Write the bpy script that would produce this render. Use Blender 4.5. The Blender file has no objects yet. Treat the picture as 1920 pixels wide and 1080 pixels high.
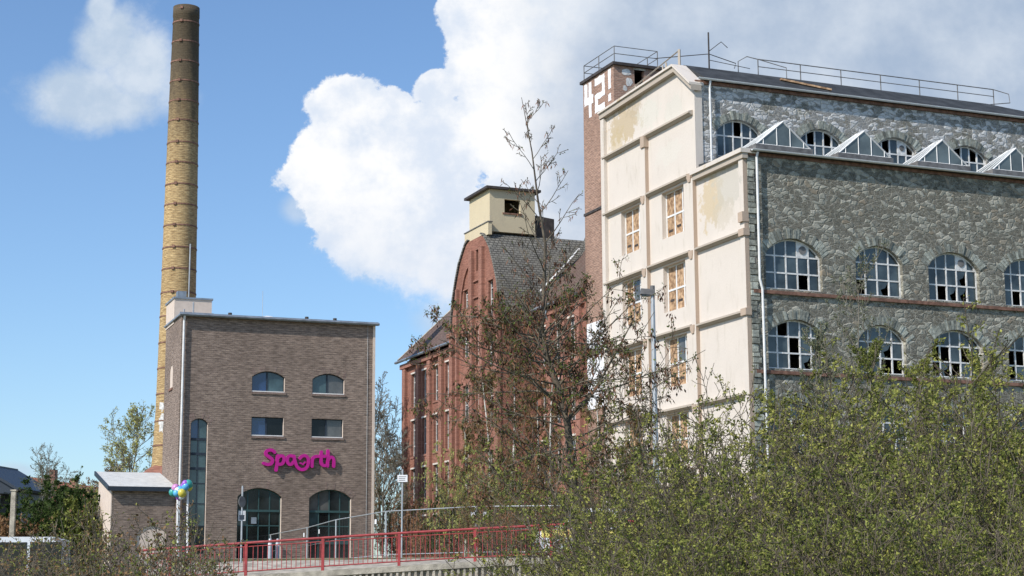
import bpy, bmesh, math, random
import numpy as np
from mathutils import Vector, Matrix
from mathutils.geometry import tessellate_polygon
R = math.radians
S = bpy.context.scene
COL = S.collection

# ------------------------------------------------------------------ camera
cam = bpy.data.cameras.new('camera'); co = bpy.data.objects.new('camera', cam); COL.objects.link(co)
F, PIT, ROL, HC = 3278.0, R(10.09), R(-0.3246), 1.6
cam.sensor_width = 36; cam.lens = F/1920*36; cam.clip_end = 5000; cam.clip_start = .1
co.matrix_world = Matrix.Translation((0, 0, HC)) @ Matrix.Rotation(R(90)+PIT, 4, 'X') @ Matrix.Rotation(ROL, 4, 'Z')
S.camera = co

# ------------------------------------------------------------------ exposure, sun, sky
S.view_settings.view_transform = 'Standard'; S.view_settings.look = 'None'
S.view_settings.exposure = .22; S.view_settings.gamma = 1
SAZ, SEL = 46.0, 40.0            # sun stands behind the camera to the left
sd = Vector((-math.sin(R(SAZ))*math.cos(R(SEL)), -math.cos(R(SAZ))*math.cos(R(SEL)), math.sin(R(SEL))))
sun = bpy.data.lights.new('sun', 'SUN'); sun.energy = 3.9; sun.angle = R(.5); sun.color = (1, .94, .87)
so = bpy.data.objects.new('sun', sun); COL.objects.link(so); so.rotation_euler = sd.to_track_quat('Z', 'Y').to_euler()


class NT:
    def __init__(s, tree):
        s.t = tree; s.n = tree.nodes; s.l = tree.links
    def new(s, typ, **k):
        n = s.n.new(typ)
        for a, b in k.items(): setattr(n, a, b)
        return n
    def set(s, sock, v):
        if isinstance(v, bpy.types.NodeSocket): s.l.new(v, sock)
        else: sock.default_value = v
    def m(s, op, a, b=0.0, c=None, clamp=False):
        n = s.new('ShaderNodeMath', operation=op, use_clamp=clamp)
        s.set(n.inputs[0], a); s.set(n.inputs[1], b)
        if c is not None: s.set(n.inputs[2], c)
        return n.outputs[0]
    def mix(s, f, a, b, blend='MIX'):
        n = s.new('ShaderNodeMix', data_type='RGBA', blend_type=blend)
        s.set(n.inputs[0], f)
        s.set(n.inputs[6], a if isinstance(a, bpy.types.NodeSocket) else (*a, 1)[:4])
        s.set(n.inputs[7], b if isinstance(b, bpy.types.NodeSocket) else (*b, 1)[:4])
        return n.outputs[2]
    def ss(s, x, lo, hi):
        n = s.new('ShaderNodeMapRange', interpolation_type='SMOOTHSTEP')
        s.set(n.inputs[0], x); n.inputs[1].default_value = lo; n.inputs[2].default_value = hi
        return n.outputs[0]
    def noise(s, vec, scale, detail=4, rough=.55, out=0):
        n = s.new('ShaderNodeTexNoise'); s.set(n.inputs['Vector'], vec)
        n.inputs['Scale'].default_value = scale; n.inputs['Detail'].default_value = detail
        n.inputs['Roughness'].default_value = rough
        return n.outputs[out]
    def comb(s, x, y, z):
        n = s.new('ShaderNodeCombineXYZ'); s.set(n.inputs[0], x); s.set(n.inputs[1], y); s.set(n.inputs[2], z)
        return n.outputs[0]
    def obj(s):
        return s.new('ShaderNodeTexCoord').outputs['Object']
    def sep(s, v):
        n = s.new('ShaderNodeSeparateXYZ'); s.set(n.inputs[0], v); return n.outputs


def pixdir(px, py):                # direction of a cloud in the sky
    a = (px-960)/F; b = (540-py)/F
    x = a*math.cos(ROL)-b*math.sin(ROL); u = a*math.sin(ROL)+b*math.cos(ROL)
    c, s = math.cos(PIT), math.sin(PIT)
    y = c-u*s
    return x/y, (s+u*c)/y


W = bpy.data.worlds.new('World'); S.world = W; W.use_nodes = True
w = NT(W.node_tree); w.n.clear()
bg = w.new('ShaderNodeBackground'); wo = w.new('ShaderNodeOutputWorld'); w.l.new(bg.outputs[0], wo.inputs[0])
sky = w.new('ShaderNodeTexSky', sky_type='NISHITA'); sky.sun_disc = False
sky.sun_elevation = R(SEL); sky.sun_rotation = math.atan2(sd.x, sd.y); sky.air_density = 1.0; sky.dust_density = .6; sky.ozone_density = 2.2
SKYS = .14
bg.inputs[1].default_value = SKYS
g = w.new('ShaderNodeTexCoord').outputs['Generated']
X, Y, Z = w.sep(g)
yy = w.m('MAXIMUM', Y, .02)
U = w.m('DIVIDE', X, yy); V = w.m('DIVIDE', Z, yy)
UV = w.comb(U, V, 0)
front = w.ss(Y, .05, .3)
warp1 = w.m('SUBTRACT', w.noise(UV, 11, 9, .62), .5)
warp2 = w.m('SUBTRACT', w.noise(w.comb(U, V, 7.3), 24, 8, .68), .5)


def blobs(lst):
    f = None
    for (px, py, rx, ry) in lst:
        cu, cv = pixdir(px, py)
        du = w.m('DIVIDE', w.m('SUBTRACT', U, cu), rx/F)
        dv = w.m('DIVIDE', w.m('SUBTRACT', V, cv), ry/F)
        d = w.m('SQRT', w.m('ADD', w.m('MULTIPLY', du, du), w.m('MULTIPLY', dv, dv)))
        v = w.m('SUBTRACT', 1.0, d)
        if f is None: f = v
        else: f = w.m('SMOOTH_MAX', f, v, .10)
    return f


main = blobs([(690, 300, 155, 165), (650, 210, 85, 75), (735, 210, 55, 60), (815, 275, 130, 120), (760, 400, 165, 130),
              (860, 470, 160, 130), (1010, 180, 185, 290), (930, 20, 115, 160), (1400, 150, 560, 420), (2100, 100, 700, 400), (815, 165, 55, 42), (1060, 430, 220, 190), (640, 390, 70, 60)])
mm = w.m('ADD', main, w.m('ADD', w.m('MULTIPLY', warp1, 1.25), w.m('MULTIPLY', warp2, 1.15)))
cu_, cv_ = pixdir(800, 420)
low = w.ss(V, cv_+.01, cv_-.06)           # the underside dissolves more softly
mask_c = w.ss(mm, -.01, .12); mask_s = w.ss(mm, -.12, .42)
mask = w.m('ADD', w.m('MULTIPLY', mask_c, w.m('SUBTRACT', 1.0, low)), w.m('MULTIPLY', mask_s, low))
small = blobs([(205, 80, 80, 95), (150, 175, 140, 75), (260, 130, 95, 125), (215, 200, 150, 60), (190, 20, 35, 60)])
sm = w.m('ADD', small, w.m('ADD', w.m('MULTIPLY', warp1, 1.5), w.m('MULTIPLY', warp2, .9)))
mask2 = w.m('MULTIPLY', w.ss(sm, -.1, .55), .95)
wisps = blobs([(830, 600, 75, 50), (25, 885, 60, 22), (560, 390, 40, 35), (700, 480, 60, 60)])
ws = w.m('ADD', wisps, w.m('MULTIPLY', warp1, 1.2))
mask3 = w.m('MULTIPLY', w.ss(ws, -.1, .7), .6)
# cloud shading: bright at the sunny left lobes, greyer to the right
ua, _ = pixdir(900, 300); ub, _ = pixdir(1180, 300)
grey = w.m('ADD', w.ss(w.m('ADD', U, w.m('MULTIPLY', warp1, .10)), ua, ub), 0)
_, vt = pixdir(900, 120); _, vb = pixdir(900, 520)
billow = w.ss(w.m('ADD', w.noise(w.comb(U, V, 3.1), 13, 8, .62), w.m('MULTIPLY', w.m('SUBTRACT', w.noise(w.comb(U, V, 5.7), 45, 5, .6), .5), .25)), .38, .62)
cw = w.mix(billow, (.62, .69, .80), (.88, .88, .885))
_, v1 = pixdir(800, 330); _, v2 = pixdir(800, 540)
cw = w.mix(w.m('MULTIPLY', w.ss(V, v1, v2), .55), cw, (.62, .68, .78))
cg = w.mix(w.ss(w.noise(w.comb(U, V, 1.7), 7, 8, .6), .34, .66), (.33, .42, .56), (.60, .66, .74))
cc = w.mix(grey, cw, cg)
cc = w.mix(1.0, cc, (1/SKYS, 1/SKYS, 1/SKYS), 'MULTIPLY')
c2 = w.mix(billow, (.44, .54, .67), (.60, .67, .76))
c2 = w.mix(1.0, c2, (1/SKYS, 1/SKYS, 1/SKYS), 'MULTIPLY')
tint = w.mix(1.0, sky.outputs[0], (.78, .90, 1.02), 'MULTIPLY')
out = w.mix(w.m('MULTIPLY', mask2, front), tint, c2)
out = w.mix(w.m('MULTIPLY', mask3, front), out, c2)
out = w.mix(w.m('MULTIPLY', w.m('MINIMUM', mask, 1.0), front), out, cc)
w.l.new(out, bg.inputs[0])


# ------------------------------------------------------------------ materials
def mat(name, base, rough=.8, var=.25, vs=3.0, bump=0.0, bs=20.0, metal=0, spec=.3, second=None, island=0.0):
    m = bpy.data.materials.new(name); m.use_nodes = True; t = NT(m.node_tree)
    b = t.n['Principled BSDF']; o = t.obj()
    dark = tuple(c*(1-var) for c in base); light = tuple(min(1, c*(1+var)) for c in base)
    if second: light = second
    col = t.mix(t.ss(t.noise(o, vs, 6), .3, .7), dark, light)
    if island:
        rr = t.new('ShaderNodeNewGeometry').outputs['Random Per Island']
        hs = t.new('ShaderNodeHueSaturation'); t.l.new(col, hs.inputs['Color'])
        t.set(hs.inputs['Value'], t.m('MULTIPLY_ADD', rr, island*2, 1-island))
        col = hs.outputs[0]
    t.l.new(col, b.inputs['Base Color']); b.inputs['Roughness'].default_value = rough
    b.inputs['Metallic'].default_value = metal; b.inputs['Specular IOR Level'].default_value = spec
    if bump:
        bp = t.new('ShaderNodeBump'); bp.inputs['Strength'].default_value = 1; bp.inputs['Distance'].default_value = bump
        t.l.new(t.noise(o, bs, 4), bp.inputs['Height']); t.l.new(bp.outputs[0], b.inputs['Normal'])
    return m


def brick_mat(name, c1, c2, mortar, bw=.25, bh=.083, ms=.011, cyl=0, dirt=None, spots=None, bump=.012, streak=.35):
    m = bpy.data.materials.new(name); m.use_nodes = True; t = NT(m.node_tree)
    b = t.n['Principled BSDF']; o = t.obj(); x, y, z = t.sep(o)
    if cyl: h = t.m('MULTIPLY', t.m('ARCTAN2', y, x), cyl)
    else: h = t.m('ADD', x, y)
    v = t.comb(h, z, 0)
    br = t.new('ShaderNodeTexBrick'); t.l.new(v, br.inputs['Vector'])
    br.inputs['Color1'].default_value = (*c1, 1); br.inputs['Color2'].default_value = (*c2, 1); br.inputs['Mortar'].default_value = (*mortar, 1)
    br.inputs['Scale'].default_value = 1; br.inputs['Brick Width'].default_value = bw; br.inputs['Row Height'].default_value = bh
    br.inputs['Mortar Size'].default_value = ms; br.inputs['Bias'].default_value = -.1
    n1 = t.noise(t.comb(t.m('MULTIPLY', h, 2.2), t.m('MULTIPLY', z, 13.0), 0), 1.0, 3, .6)
    col = t.mix(streak, br.outputs['Color'], t.mix(t.ss(n1, .3, .7), tuple(c*.35 for c in c1), tuple(min(1, c*1.9) for c in c2)))
    n2 = t.noise(o, .35, 5, .6)
    col = t.mix(t.m('MULTIPLY', t.ss(n2, .35, .75), .35), col, tuple(c*.45 for c in c1))
    if name == 'clinker brick':
        bs2 = t.noise(t.comb(t.m('MULTIPLY', h, 1.6), t.m('MULTIPLY', z, .22), 0), 1, 6, .65)
        col = t.mix(t.m('MULTIPLY', t.ss(bs2, .5, .78), .3), col, (.10, .08, .065))
    if dirt:
        zlo, zhi, dc = dirt
        k = t.ss(t.m('ADD', z, t.m('MULTIPLY', t.m('SUBTRACT', t.noise(t.comb(h, t.m('MULTIPLY', z, .5), 0), 1.6, 6, .7), .5), 7.0)), zlo, zhi)
        col = t.mix(t.m('MULTIPLY', k, .9), col, dc)
    if spots:
        for (sh, sz, rx, rz, sc) in spots:
            dx = t.m('DIVIDE', t.m('SUBTRACT', h, sh), rx); dz = t.m('DIVIDE', t.m('SUBTRACT', z, sz), rz)
            d = t.m('SQRT', t.m('ADD', t.m('MULTIPLY', dx, dx), t.m('MULTIPLY', dz, dz)))
            k = t.ss(t.m('ADD', d, t.m('MULTIPLY', t.m('SUBTRACT', t.noise(o, 2.2, 6, .7), .5), 1.8)), 1.05, .75)
            col = t.mix(t.m('MULTIPLY', k, .85), col, sc)
    t.l.new(col, b.inputs['Base Color']); b.inputs['Roughness'].default_value = .85; b.inputs['Specular IOR Level'].default_value = .2
    bp = t.new('ShaderNodeBump'); bp.inputs['Distance'].default_value = bump
    t.l.new(t.m('ADD', t.m('MULTIPLY', t.m('SUBTRACT', 1.0, br.outputs['Fac']), .6), n1), bp.inputs['Height']); t.l.new(bp.outputs[0], b.inputs['Normal'])
    return m


def stone_mat(name, white=0.0):
    m = bpy.data.materials.new(name); m.use_nodes = True; t = NT(m.node_tree)
    b = t.n['Principled BSDF']; o = t.obj(); x, y, z = t.sep(o)
    wv = t.noise(o, 1.3, 3, .5, out=1)
    wx, wy, wz = t.sep(wv)
    h = t.m('ADD', t.m('ADD', x, y), t.m('MULTIPLY', wx, .55)); zz = t.m('ADD', z, t.m('MULTIPLY', wy, .55))
    v = t.comb(t.m('MULTIPLY', h, 2.7), t.m('MULTIPLY', zz, 4.9), 0)
    vs = []
    for feat in ('F1', 'DISTANCE_TO_EDGE'):
        n = t.new('ShaderNodeTexVoronoi', feature=feat, voronoi_dimensions='2D'); t.l.new(v, n.inputs['Vector']); n.inputs['Scale'].default_value = 1
        n.inputs['Randomness'].default_value = .95
        vs.append(n)
    v2 = t.comb(t.m('MULTIPLY', h, 4.0), t.m('MULTIPLY', zz, 9.5), 0)
    f2 = t.new('ShaderNodeTexVoronoi', feature='F1', voronoi_dimensions='2D'); t.l.new(v2, f2.inputs['Vector'])
    e2 = t.new('ShaderNodeTexVoronoi', feature='DISTANCE_TO_EDGE', voronoi_dimensions='2D'); t.l.new(v2, e2.inputs['Vector'])
    big = t.ss(t.sep(vs[0].outputs['Color'])[2], .52, .55)       # some cells split into small stones
    cr, cg_, cb = t.sep(t.mix(big, f2.outputs['Color'], vs[0].outputs['Color']))
    edge = t.m('MINIMUM', vs[1].outputs['Distance'], t.m('ADD', t.m('MULTIPLY', e2.outputs['Distance'], .6), t.m('MULTIPLY', big, 1.0)))
    ramp = t.new('ShaderNodeValToRGB'); t.l.new(cr, ramp.inputs[0]); r_ = ramp.color_ramp
    r_.elements[0].color = (.21, .20, .165, 1); r_.elements[1].color = (.49, .465, .385, 1)
    e = r_.elements.new(.35); e.color = (.295, .29, .24, 1)
    e = r_.elements.new(.7); e.color = (.375, .365, .30, 1)
    col = t.mix(t.m('MULTIPLY', t.ss(cg_, .84, .9), .55), ramp.outputs[0], (.30, .22, .14))
    col = t.mix(t.m('MULTIPLY', t.ss(t.noise(o, 9, 5, .6), .35, .8), .45), col, (.33, .33, .28))
    mort = t.ss(edge, .075, .035)
    col = t.mix(t.m('MULTIPLY', mort, .8), col, (.37, .355, .295))
    crack = t.m('MULTIPLY', t.ss(edge, .03, .008), t.ss(t.noise(o, 5, 3), .45, .6))
    col = t.mix(crack, col, (.04, .04, .035))
    col = t.mix(t.m('MULTIPLY', t.ss(t.noise(o, .5, 5, .6), .45, .75), .35), col, (.10, .11, .085))
    sk = t.noise(t.comb(t.m('MULTIPLY', h, 1.3), t.m('MULTIPLY', z, .18), 0), 1, 6, .65)
    col = t.mix(t.m('MULTIPLY', t.ss(sk, .52, .75), .45), col, (.13, .13, .10))
    if white:
        k = t.m('MULTIPLY', t.ss(t.m('ADD', t.noise(t.comb(x, 0, t.m('MULTIPLY', z, .8)), .55, 6, .7), t.m('MULTIPLY', cb, .16)), .47, .60), white)
        k = t.m('MULTIPLY', k, t.m('SUBTRACT', 1.0, t.m('MULTIPLY', mort, .5)))
        col = t.mix(k, col, (.62, .62, .61))
    t.l.new(col, b.inputs['Base Color']); b.inputs['Roughness'].default_value = .9; b.inputs['Specular IOR Level'].default_value = .2
    hh = t.m('ADD', t.m('ADD', t.m('MULTIPLY', t.m('MINIMUM', edge, .2), 2.5), t.m('MULTIPLY', cb, .5)), t.m('MULTIPLY', t.noise(o, 7, 5, .65), .7))
    bp = t.new('ShaderNodeBump'); bp.inputs['Distance'].default_value = .062; bp.inputs['Strength'].default_value = 1
    t.l.new(hh, bp.inputs['Height']); t.l.new(bp.outputs[0], b.inputs['Normal'])
    return m


def plaster_mat(name, base, spots):
    m = bpy.data.materials.new(name); m.use_nodes = True; t = NT(m.node_tree)
    b = t.n['Principled BSDF']; o = t.obj(); x, y, z = t.sep(o)
    col = t.mix(t.m('MULTIPLY', t.ss(t.noise(o, .6, 5), .35, .75), .6), base, tuple(c*.93 for c in base))
    st = t.noise(t.comb(t.m('MULTIPLY', t.m('ADD', x, y), 2.2), t.m('MULTIPLY', z, .45), 0), 1, 6, .65)
    col = t.mix(t.m('MULTIPLY', t.ss(st, .52, .78), .5), col, (.42, .37, .28))
    ds = t.noise(t.comb(t.m('MULTIPLY', t.m('ADD', x, y), 5.0), t.m('MULTIPLY', z, 3.2), 0), 1, 7, .7)
    col = t.mix(t.m('MULTIPLY', t.ss(ds, .66, .74), .5), col, (.34, .29, .21))
    for (sy, sz, ry, rz, sc, am) in spots:
        dx = t.m('DIVIDE', t.m('SUBTRACT', y, sy), ry); dz = t.m('DIVIDE', t.m('SUBTRACT', z, sz), rz)
        d = t.m('SQRT', t.m('ADD', t.m('MULTIPLY', dx, dx), t.m('MULTIPLY', dz, dz)))
        k = t.ss(t.m('ADD', d, t.m('MULTIPLY', t.m('SUBTRACT', t.noise(o, 1.7, 8, .72), .5), 3.0)), 1.0, .72)
        col = t.mix(t.m('MULTIPLY', k, am), col, sc)
    t.l.new(col, b.inputs['Base Color']); b.inputs['Roughness'].default_value = .9; b.inputs['Specular IOR Level'].default_value = .15
    bp = t.new('ShaderNodeBump'); bp.inputs['Distance'].default_value = .01
    t.l.new(t.noise(o, 9, 5), bp.inputs['Height']); t.l.new(bp.outputs[0], b.inputs['Normal'])
    return m


def rows_mat(name, c1, c2, rh, bw, axis='z', lichen=None):
    """tiles or slates: a brick pattern along the slope"""
    m = bpy.data.materials.new(name); m.use_nodes = True; t = NT(m.node_tree)
    b = t.n['Principled BSDF']; o = t.obj(); x, y, z = t.sep(o)
    h = x if axis == 'x' else y
    br = t.new('ShaderNodeTexBrick'); t.l.new(t.comb(h, z, 0), br.inputs['Vector'])
    br.inputs['Color1'].default_value = (*c1, 1); br.inputs['Color2'].default_value = (*c2, 1); br.inputs['Mortar'].default_value = (*[c*.35 for c in c1], 1)
    br.inputs['Scale'].default_value = 1; br.inputs['Brick Width'].default_value = bw; br.inputs['Row Height'].default_value = rh; br.inputs['Mortar Size'].default_value = rh*.14
    col = t.mix(t.m('MULTIPLY', t.ss(t.noise(o, 1.1, 7, .68), .4, .75), .55), br.outputs[0], lichen or tuple(c*.5 for c in c1))
    st = t.noise(t.comb(t.m('MULTIPLY', h, 3.0), t.m('MULTIPLY', z, .3), 0), 1, 5, .6)
    col = t.mix(t.m('MULTIPLY', t.ss(st, .5, .8), .4), col, tuple(c*.4 for c in c1))
    t.l.new(col, b.inputs['Base Color']); b.inputs['Roughness'].default_value = .8; b.inputs['Specular IOR Level'].default_value = .25
    bp = t.new('ShaderNodeBump'); bp.inputs['Distance'].default_value = .02
    t.l.new(t.m('ADD', t.m('SUBTRACT', 1.0, br.outputs['Fac']), t.noise(o, 12, 4)), bp.inputs['Height']); t.l.new(bp.outputs[0], b.inputs['Normal'])
    return m


def leaf_mat(name, c1, c2, trans=.35, spec=.15):
    m = bpy.data.materials.new(name); m.use_nodes = True; t = NT(m.node_tree)
    b = t.n['Principled BSDF']; rr = t.new('ShaderNodeNewGeometry').outputs['Random Per Island']
    rp = t.new('ShaderNodeValToRGB'); t.l.new(rr, rp.inputs[0])
    rp.color_ramp.elements[0].color = (*c1, 1); rp.color_ramp.elements[1].color = (*c2, 1)
    hs = t.new('ShaderNodeHueSaturation'); t.l.new(rp.outputs[0], hs.inputs['Color'])
    oi = t.new('ShaderNodeObjectInfo').outputs['Random']; t.set(hs.inputs['Value'], t.m('MULTIPLY_ADD', oi, .5, .78)); t.set(hs.inputs['Hue'], t.m('MULTIPLY_ADD', oi, -.035, .515))
    col = hs.outputs[0]
    t.l.new(col, b.inputs['Base Color']); b.inputs['Roughness'].default_value = .7; b.inputs['Specular IOR Level'].default_value = spec
    tr = t.new('ShaderNodeBsdfTranslucent'); t.l.new(col, tr.inputs[0])
    ms = t.new('ShaderNodeMixShader'); ms.inputs[0].default_value = trans
    t.l.new(b.outputs[0], ms.inputs[1]); t.l.new(tr.outputs[0], ms.inputs[2]); t.l.new(ms.outputs[0], t.n['Material Output'].inputs[0])
    return m


def glass_mat(name, base, rough=.08, spec=.6, var=.5):
    return mat(name, base, rough=rough, var=var, vs=.8, spec=spec)


M = dict(
    abrick=brick_mat('clinker brick', (.20, .15, .12), (.32, .248, .20), (.17, .135, .115), bw=.26, bh=.11, ms=.02, streak=.36),
    abrick2=brick_mat('clinker arch brick', (.19, .13, .11), (.27, .20, .17), (.25, .21, .18), bw=.1, bh=.3),
    rbrick=brick_mat('red brick', (.255, .11, .078), (.37, .17, .12), (.24, .14, .10), bw=.26, bh=.083, streak=.25),
    rbrick2=brick_mat('pale red brick', (.30, .14, .10), (.41, .20, .145), (.28, .16, .12), streak=.2),
    tbrick=brick_mat('tower brick', (.265, .15, .11), (.37, .22, .16), (.42, .34, .27), bw=.26, bh=.1, ms=.018,
                     spots=[(16.2, 24.0, .6, 1.0, (.2, .1, .08))]),
    chim=brick_mat('yellow chimney brick', (.40, .25, .11), (.58, .405, .205), (.32, .22, .12), bw=.28, bh=.12, ms=.02, cyl=1.15,
                   dirt=(28.5, 38, (.07, .058, .043)), streak=.4, bump=.02),
    stone=stone_mat('rubble stone'), stonew=stone_mat('rubble stone with old whitewash', .85),
    vous=mat('voussoir stone', (.29, .30, .255), var=.3, vs=5, bump=.03, bs=9, island=.45),
    cream=plaster_mat('cream plaster', (.665, .60, .525), [(13.4, 28.5, 2.3, 1.25, (.50, .40, .26), .85), (12.2, 29.2, 1.2, .7, (.46, .38, .27), .6), (14.4, 27.6, 1.2, .8, (.50, .40, .24), .55),
                      (10.5, 28.3, 1.6, .9, (.62, .60, .52), .55), (7.5, 27.8, 1.2, .9, (.60, .58, .50), .5),
                      (3.6, 21.9, 1.3, 1.5, (.56, .45, .29), .8), (1.8, 22.3, 1.7, 1.2, (.50, .47, .40), .65), (2.4, 20.9, 1.2, .8, (.52, .46, .36), .5), (8.2, 25.5, 1.8, .7, (.66, .63, .55), .4)]),
    tan=plaster_mat('tan plaster and side shade', (.47, .365, .28), []),  # corbel colour; on the pilaster sides it paints their shade
    concrete=mat('weathered concrete', (.40, .36, .29), var=.35, vs=2.5, bump=.02),
    ledge=plaster_mat('stained ledge', (.46, .40, .33), []),
    pent=plaster_mat('yellow plaster', (.62, .53, .36), []),
    boxp=mat('pale pink plaster', (.66, .55, .46), var=.06),
    bitumen=mat('dark roofing felt', (.045, .048, .05), var=.35, vs=1.2, bump=.01),
    zinc=mat('zinc sheet', (.30, .33, .36), rough=.45, var=.2, metal=.5),
    zincl=mat('light metal roof', (.62, .62, .58), rough=.5, var=.1),
    whitep=mat('white painted metal', (.74, .74, .72), rough=.5, var=.08),
    oldwhite=mat('flaking white paint', (.62, .61, .58), rough=.6, var=.25, vs=6),
    framew=mat('weathered white window paint', (.74, .73, .70), rough=.6, var=.18, vs=6),
    rust=mat('brown rusty sill', (.22, .12, .085), var=.35, vs=4),
    iron=mat('dark iron', (.06, .05, .045), rough=.6, var=.3),
    greyiron=mat('weathered grey iron', (.16, .155, .15), rough=.6, var=.3),
    osb=mat('board', (.30, .175, .095), var=.35, vs=5, second=(.52, .35, .21), island=.28),
    oglass=glass_mat('old dusty glass', (.05, .066, .07), .2, .8, .7),
    sglass=glass_mat('skylight glass', (.13, .16, .16), .3, .6, .3),
    bglass=glass_mat('glass with painted sky blue', (.022, .05, .13), .06, .9, .25),  # blue base colour stands in for the reflected sky
    dglass=glass_mat('dark glass', (.012, .014, .015), .06, .35, .5),
    gglass=glass_mat('grey green glass', (.05, .085, .09), .08, .8, .5),
    mglass=glass_mat('grey glass', (.10, .10, .095), .1, .7, .4),
    dframe=mat('dark window frame', (.03, .04, .055), rough=.45, var=.1),
    gframe=mat('green window frame', (.04, .085, .085), rough=.5, var=.1),
    slate=rows_mat('slate', (.155, .148, .13), (.23, .22, .195), .16, .3, 'x', (.24, .23, .19)),
    slate2=rows_mat('mossy slate', (.17, .165, .145), (.24, .23, .20), .2, .3, 'x', (.10, .095, .08)),
    tile=rows_mat('brown roof tile', (.15, .095, .075), (.23, .15, .12), .17, .22, 'y', (.16, .14, .11)),
    redtile=rows_mat('red roof tile', (.28, .10, .06), (.34, .14, .09), .2, .25, 'x'),
    graff=mat('white graffiti paint', (.80, .80, .80), var=.1, vs=8),
    white=mat('white', (.8, .8, .8), rough=.6, var=.04),
    magenta=mat('magenta sign', (.50, .012, .26), rough=.45, var=.06, spec=.4),
    red=mat('red paint', (.36, .055, .055), rough=.5, var=.22, vs=5, spec=.4),
    galv=mat('galvanised steel', (.42, .44, .45), rough=.45, var=.15, metal=.3),
    bark=mat('bark', (.11, .09, .065), var=.4, vs=8, bump=.01),
    birch=mat('birch bark', (.62, .58, .50), var=.3, vs=3, second=(.70, .67, .6)),
    twig=mat('twig', (.15, .125, .09), var=.35, vs=3),
    twigd=mat('dark twig', (.085, .068, .045), var=.35, vs=3),
    twigg=mat('grey twig', (.20, .18, .14), var=.3, vs=3),
    lshrub=leaf_mat('shrub leaf', (.085, .105, .022), (.42, .43, .11)),
    lalder=leaf_mat('young alder leaf', (.10, .13, .03), (.24, .28, .07)),
    lyellow=leaf_mat('yellow green leaf', (.30, .32, .08), (.52, .52, .18)),
    lgreygreen=leaf_mat('grey green leaf', (.13, .15, .09), (.22, .24, .13)),
    ldark=leaf_mat('dark green leaf', (.025, .05, .012), (.08, .12, .03)),
    ldead=leaf_mat('dead leaf', (.045, .027, .017), (.125, .072, .042), .15),
    lbrown=leaf_mat('dry brown leaf', (.15, .08, .035), (.30, .19, .09), .2),
    catkin=leaf_mat('catkin', (.10, .05, .025), (.20, .115, .055), .05),
    grass=mat('grass', (.08, .10, .03), var=.5, vs=1.5, second=(.17, .15, .07)),
    asphalt=mat('asphalt', (.06, .06, .06), var=.2),
)


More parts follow.
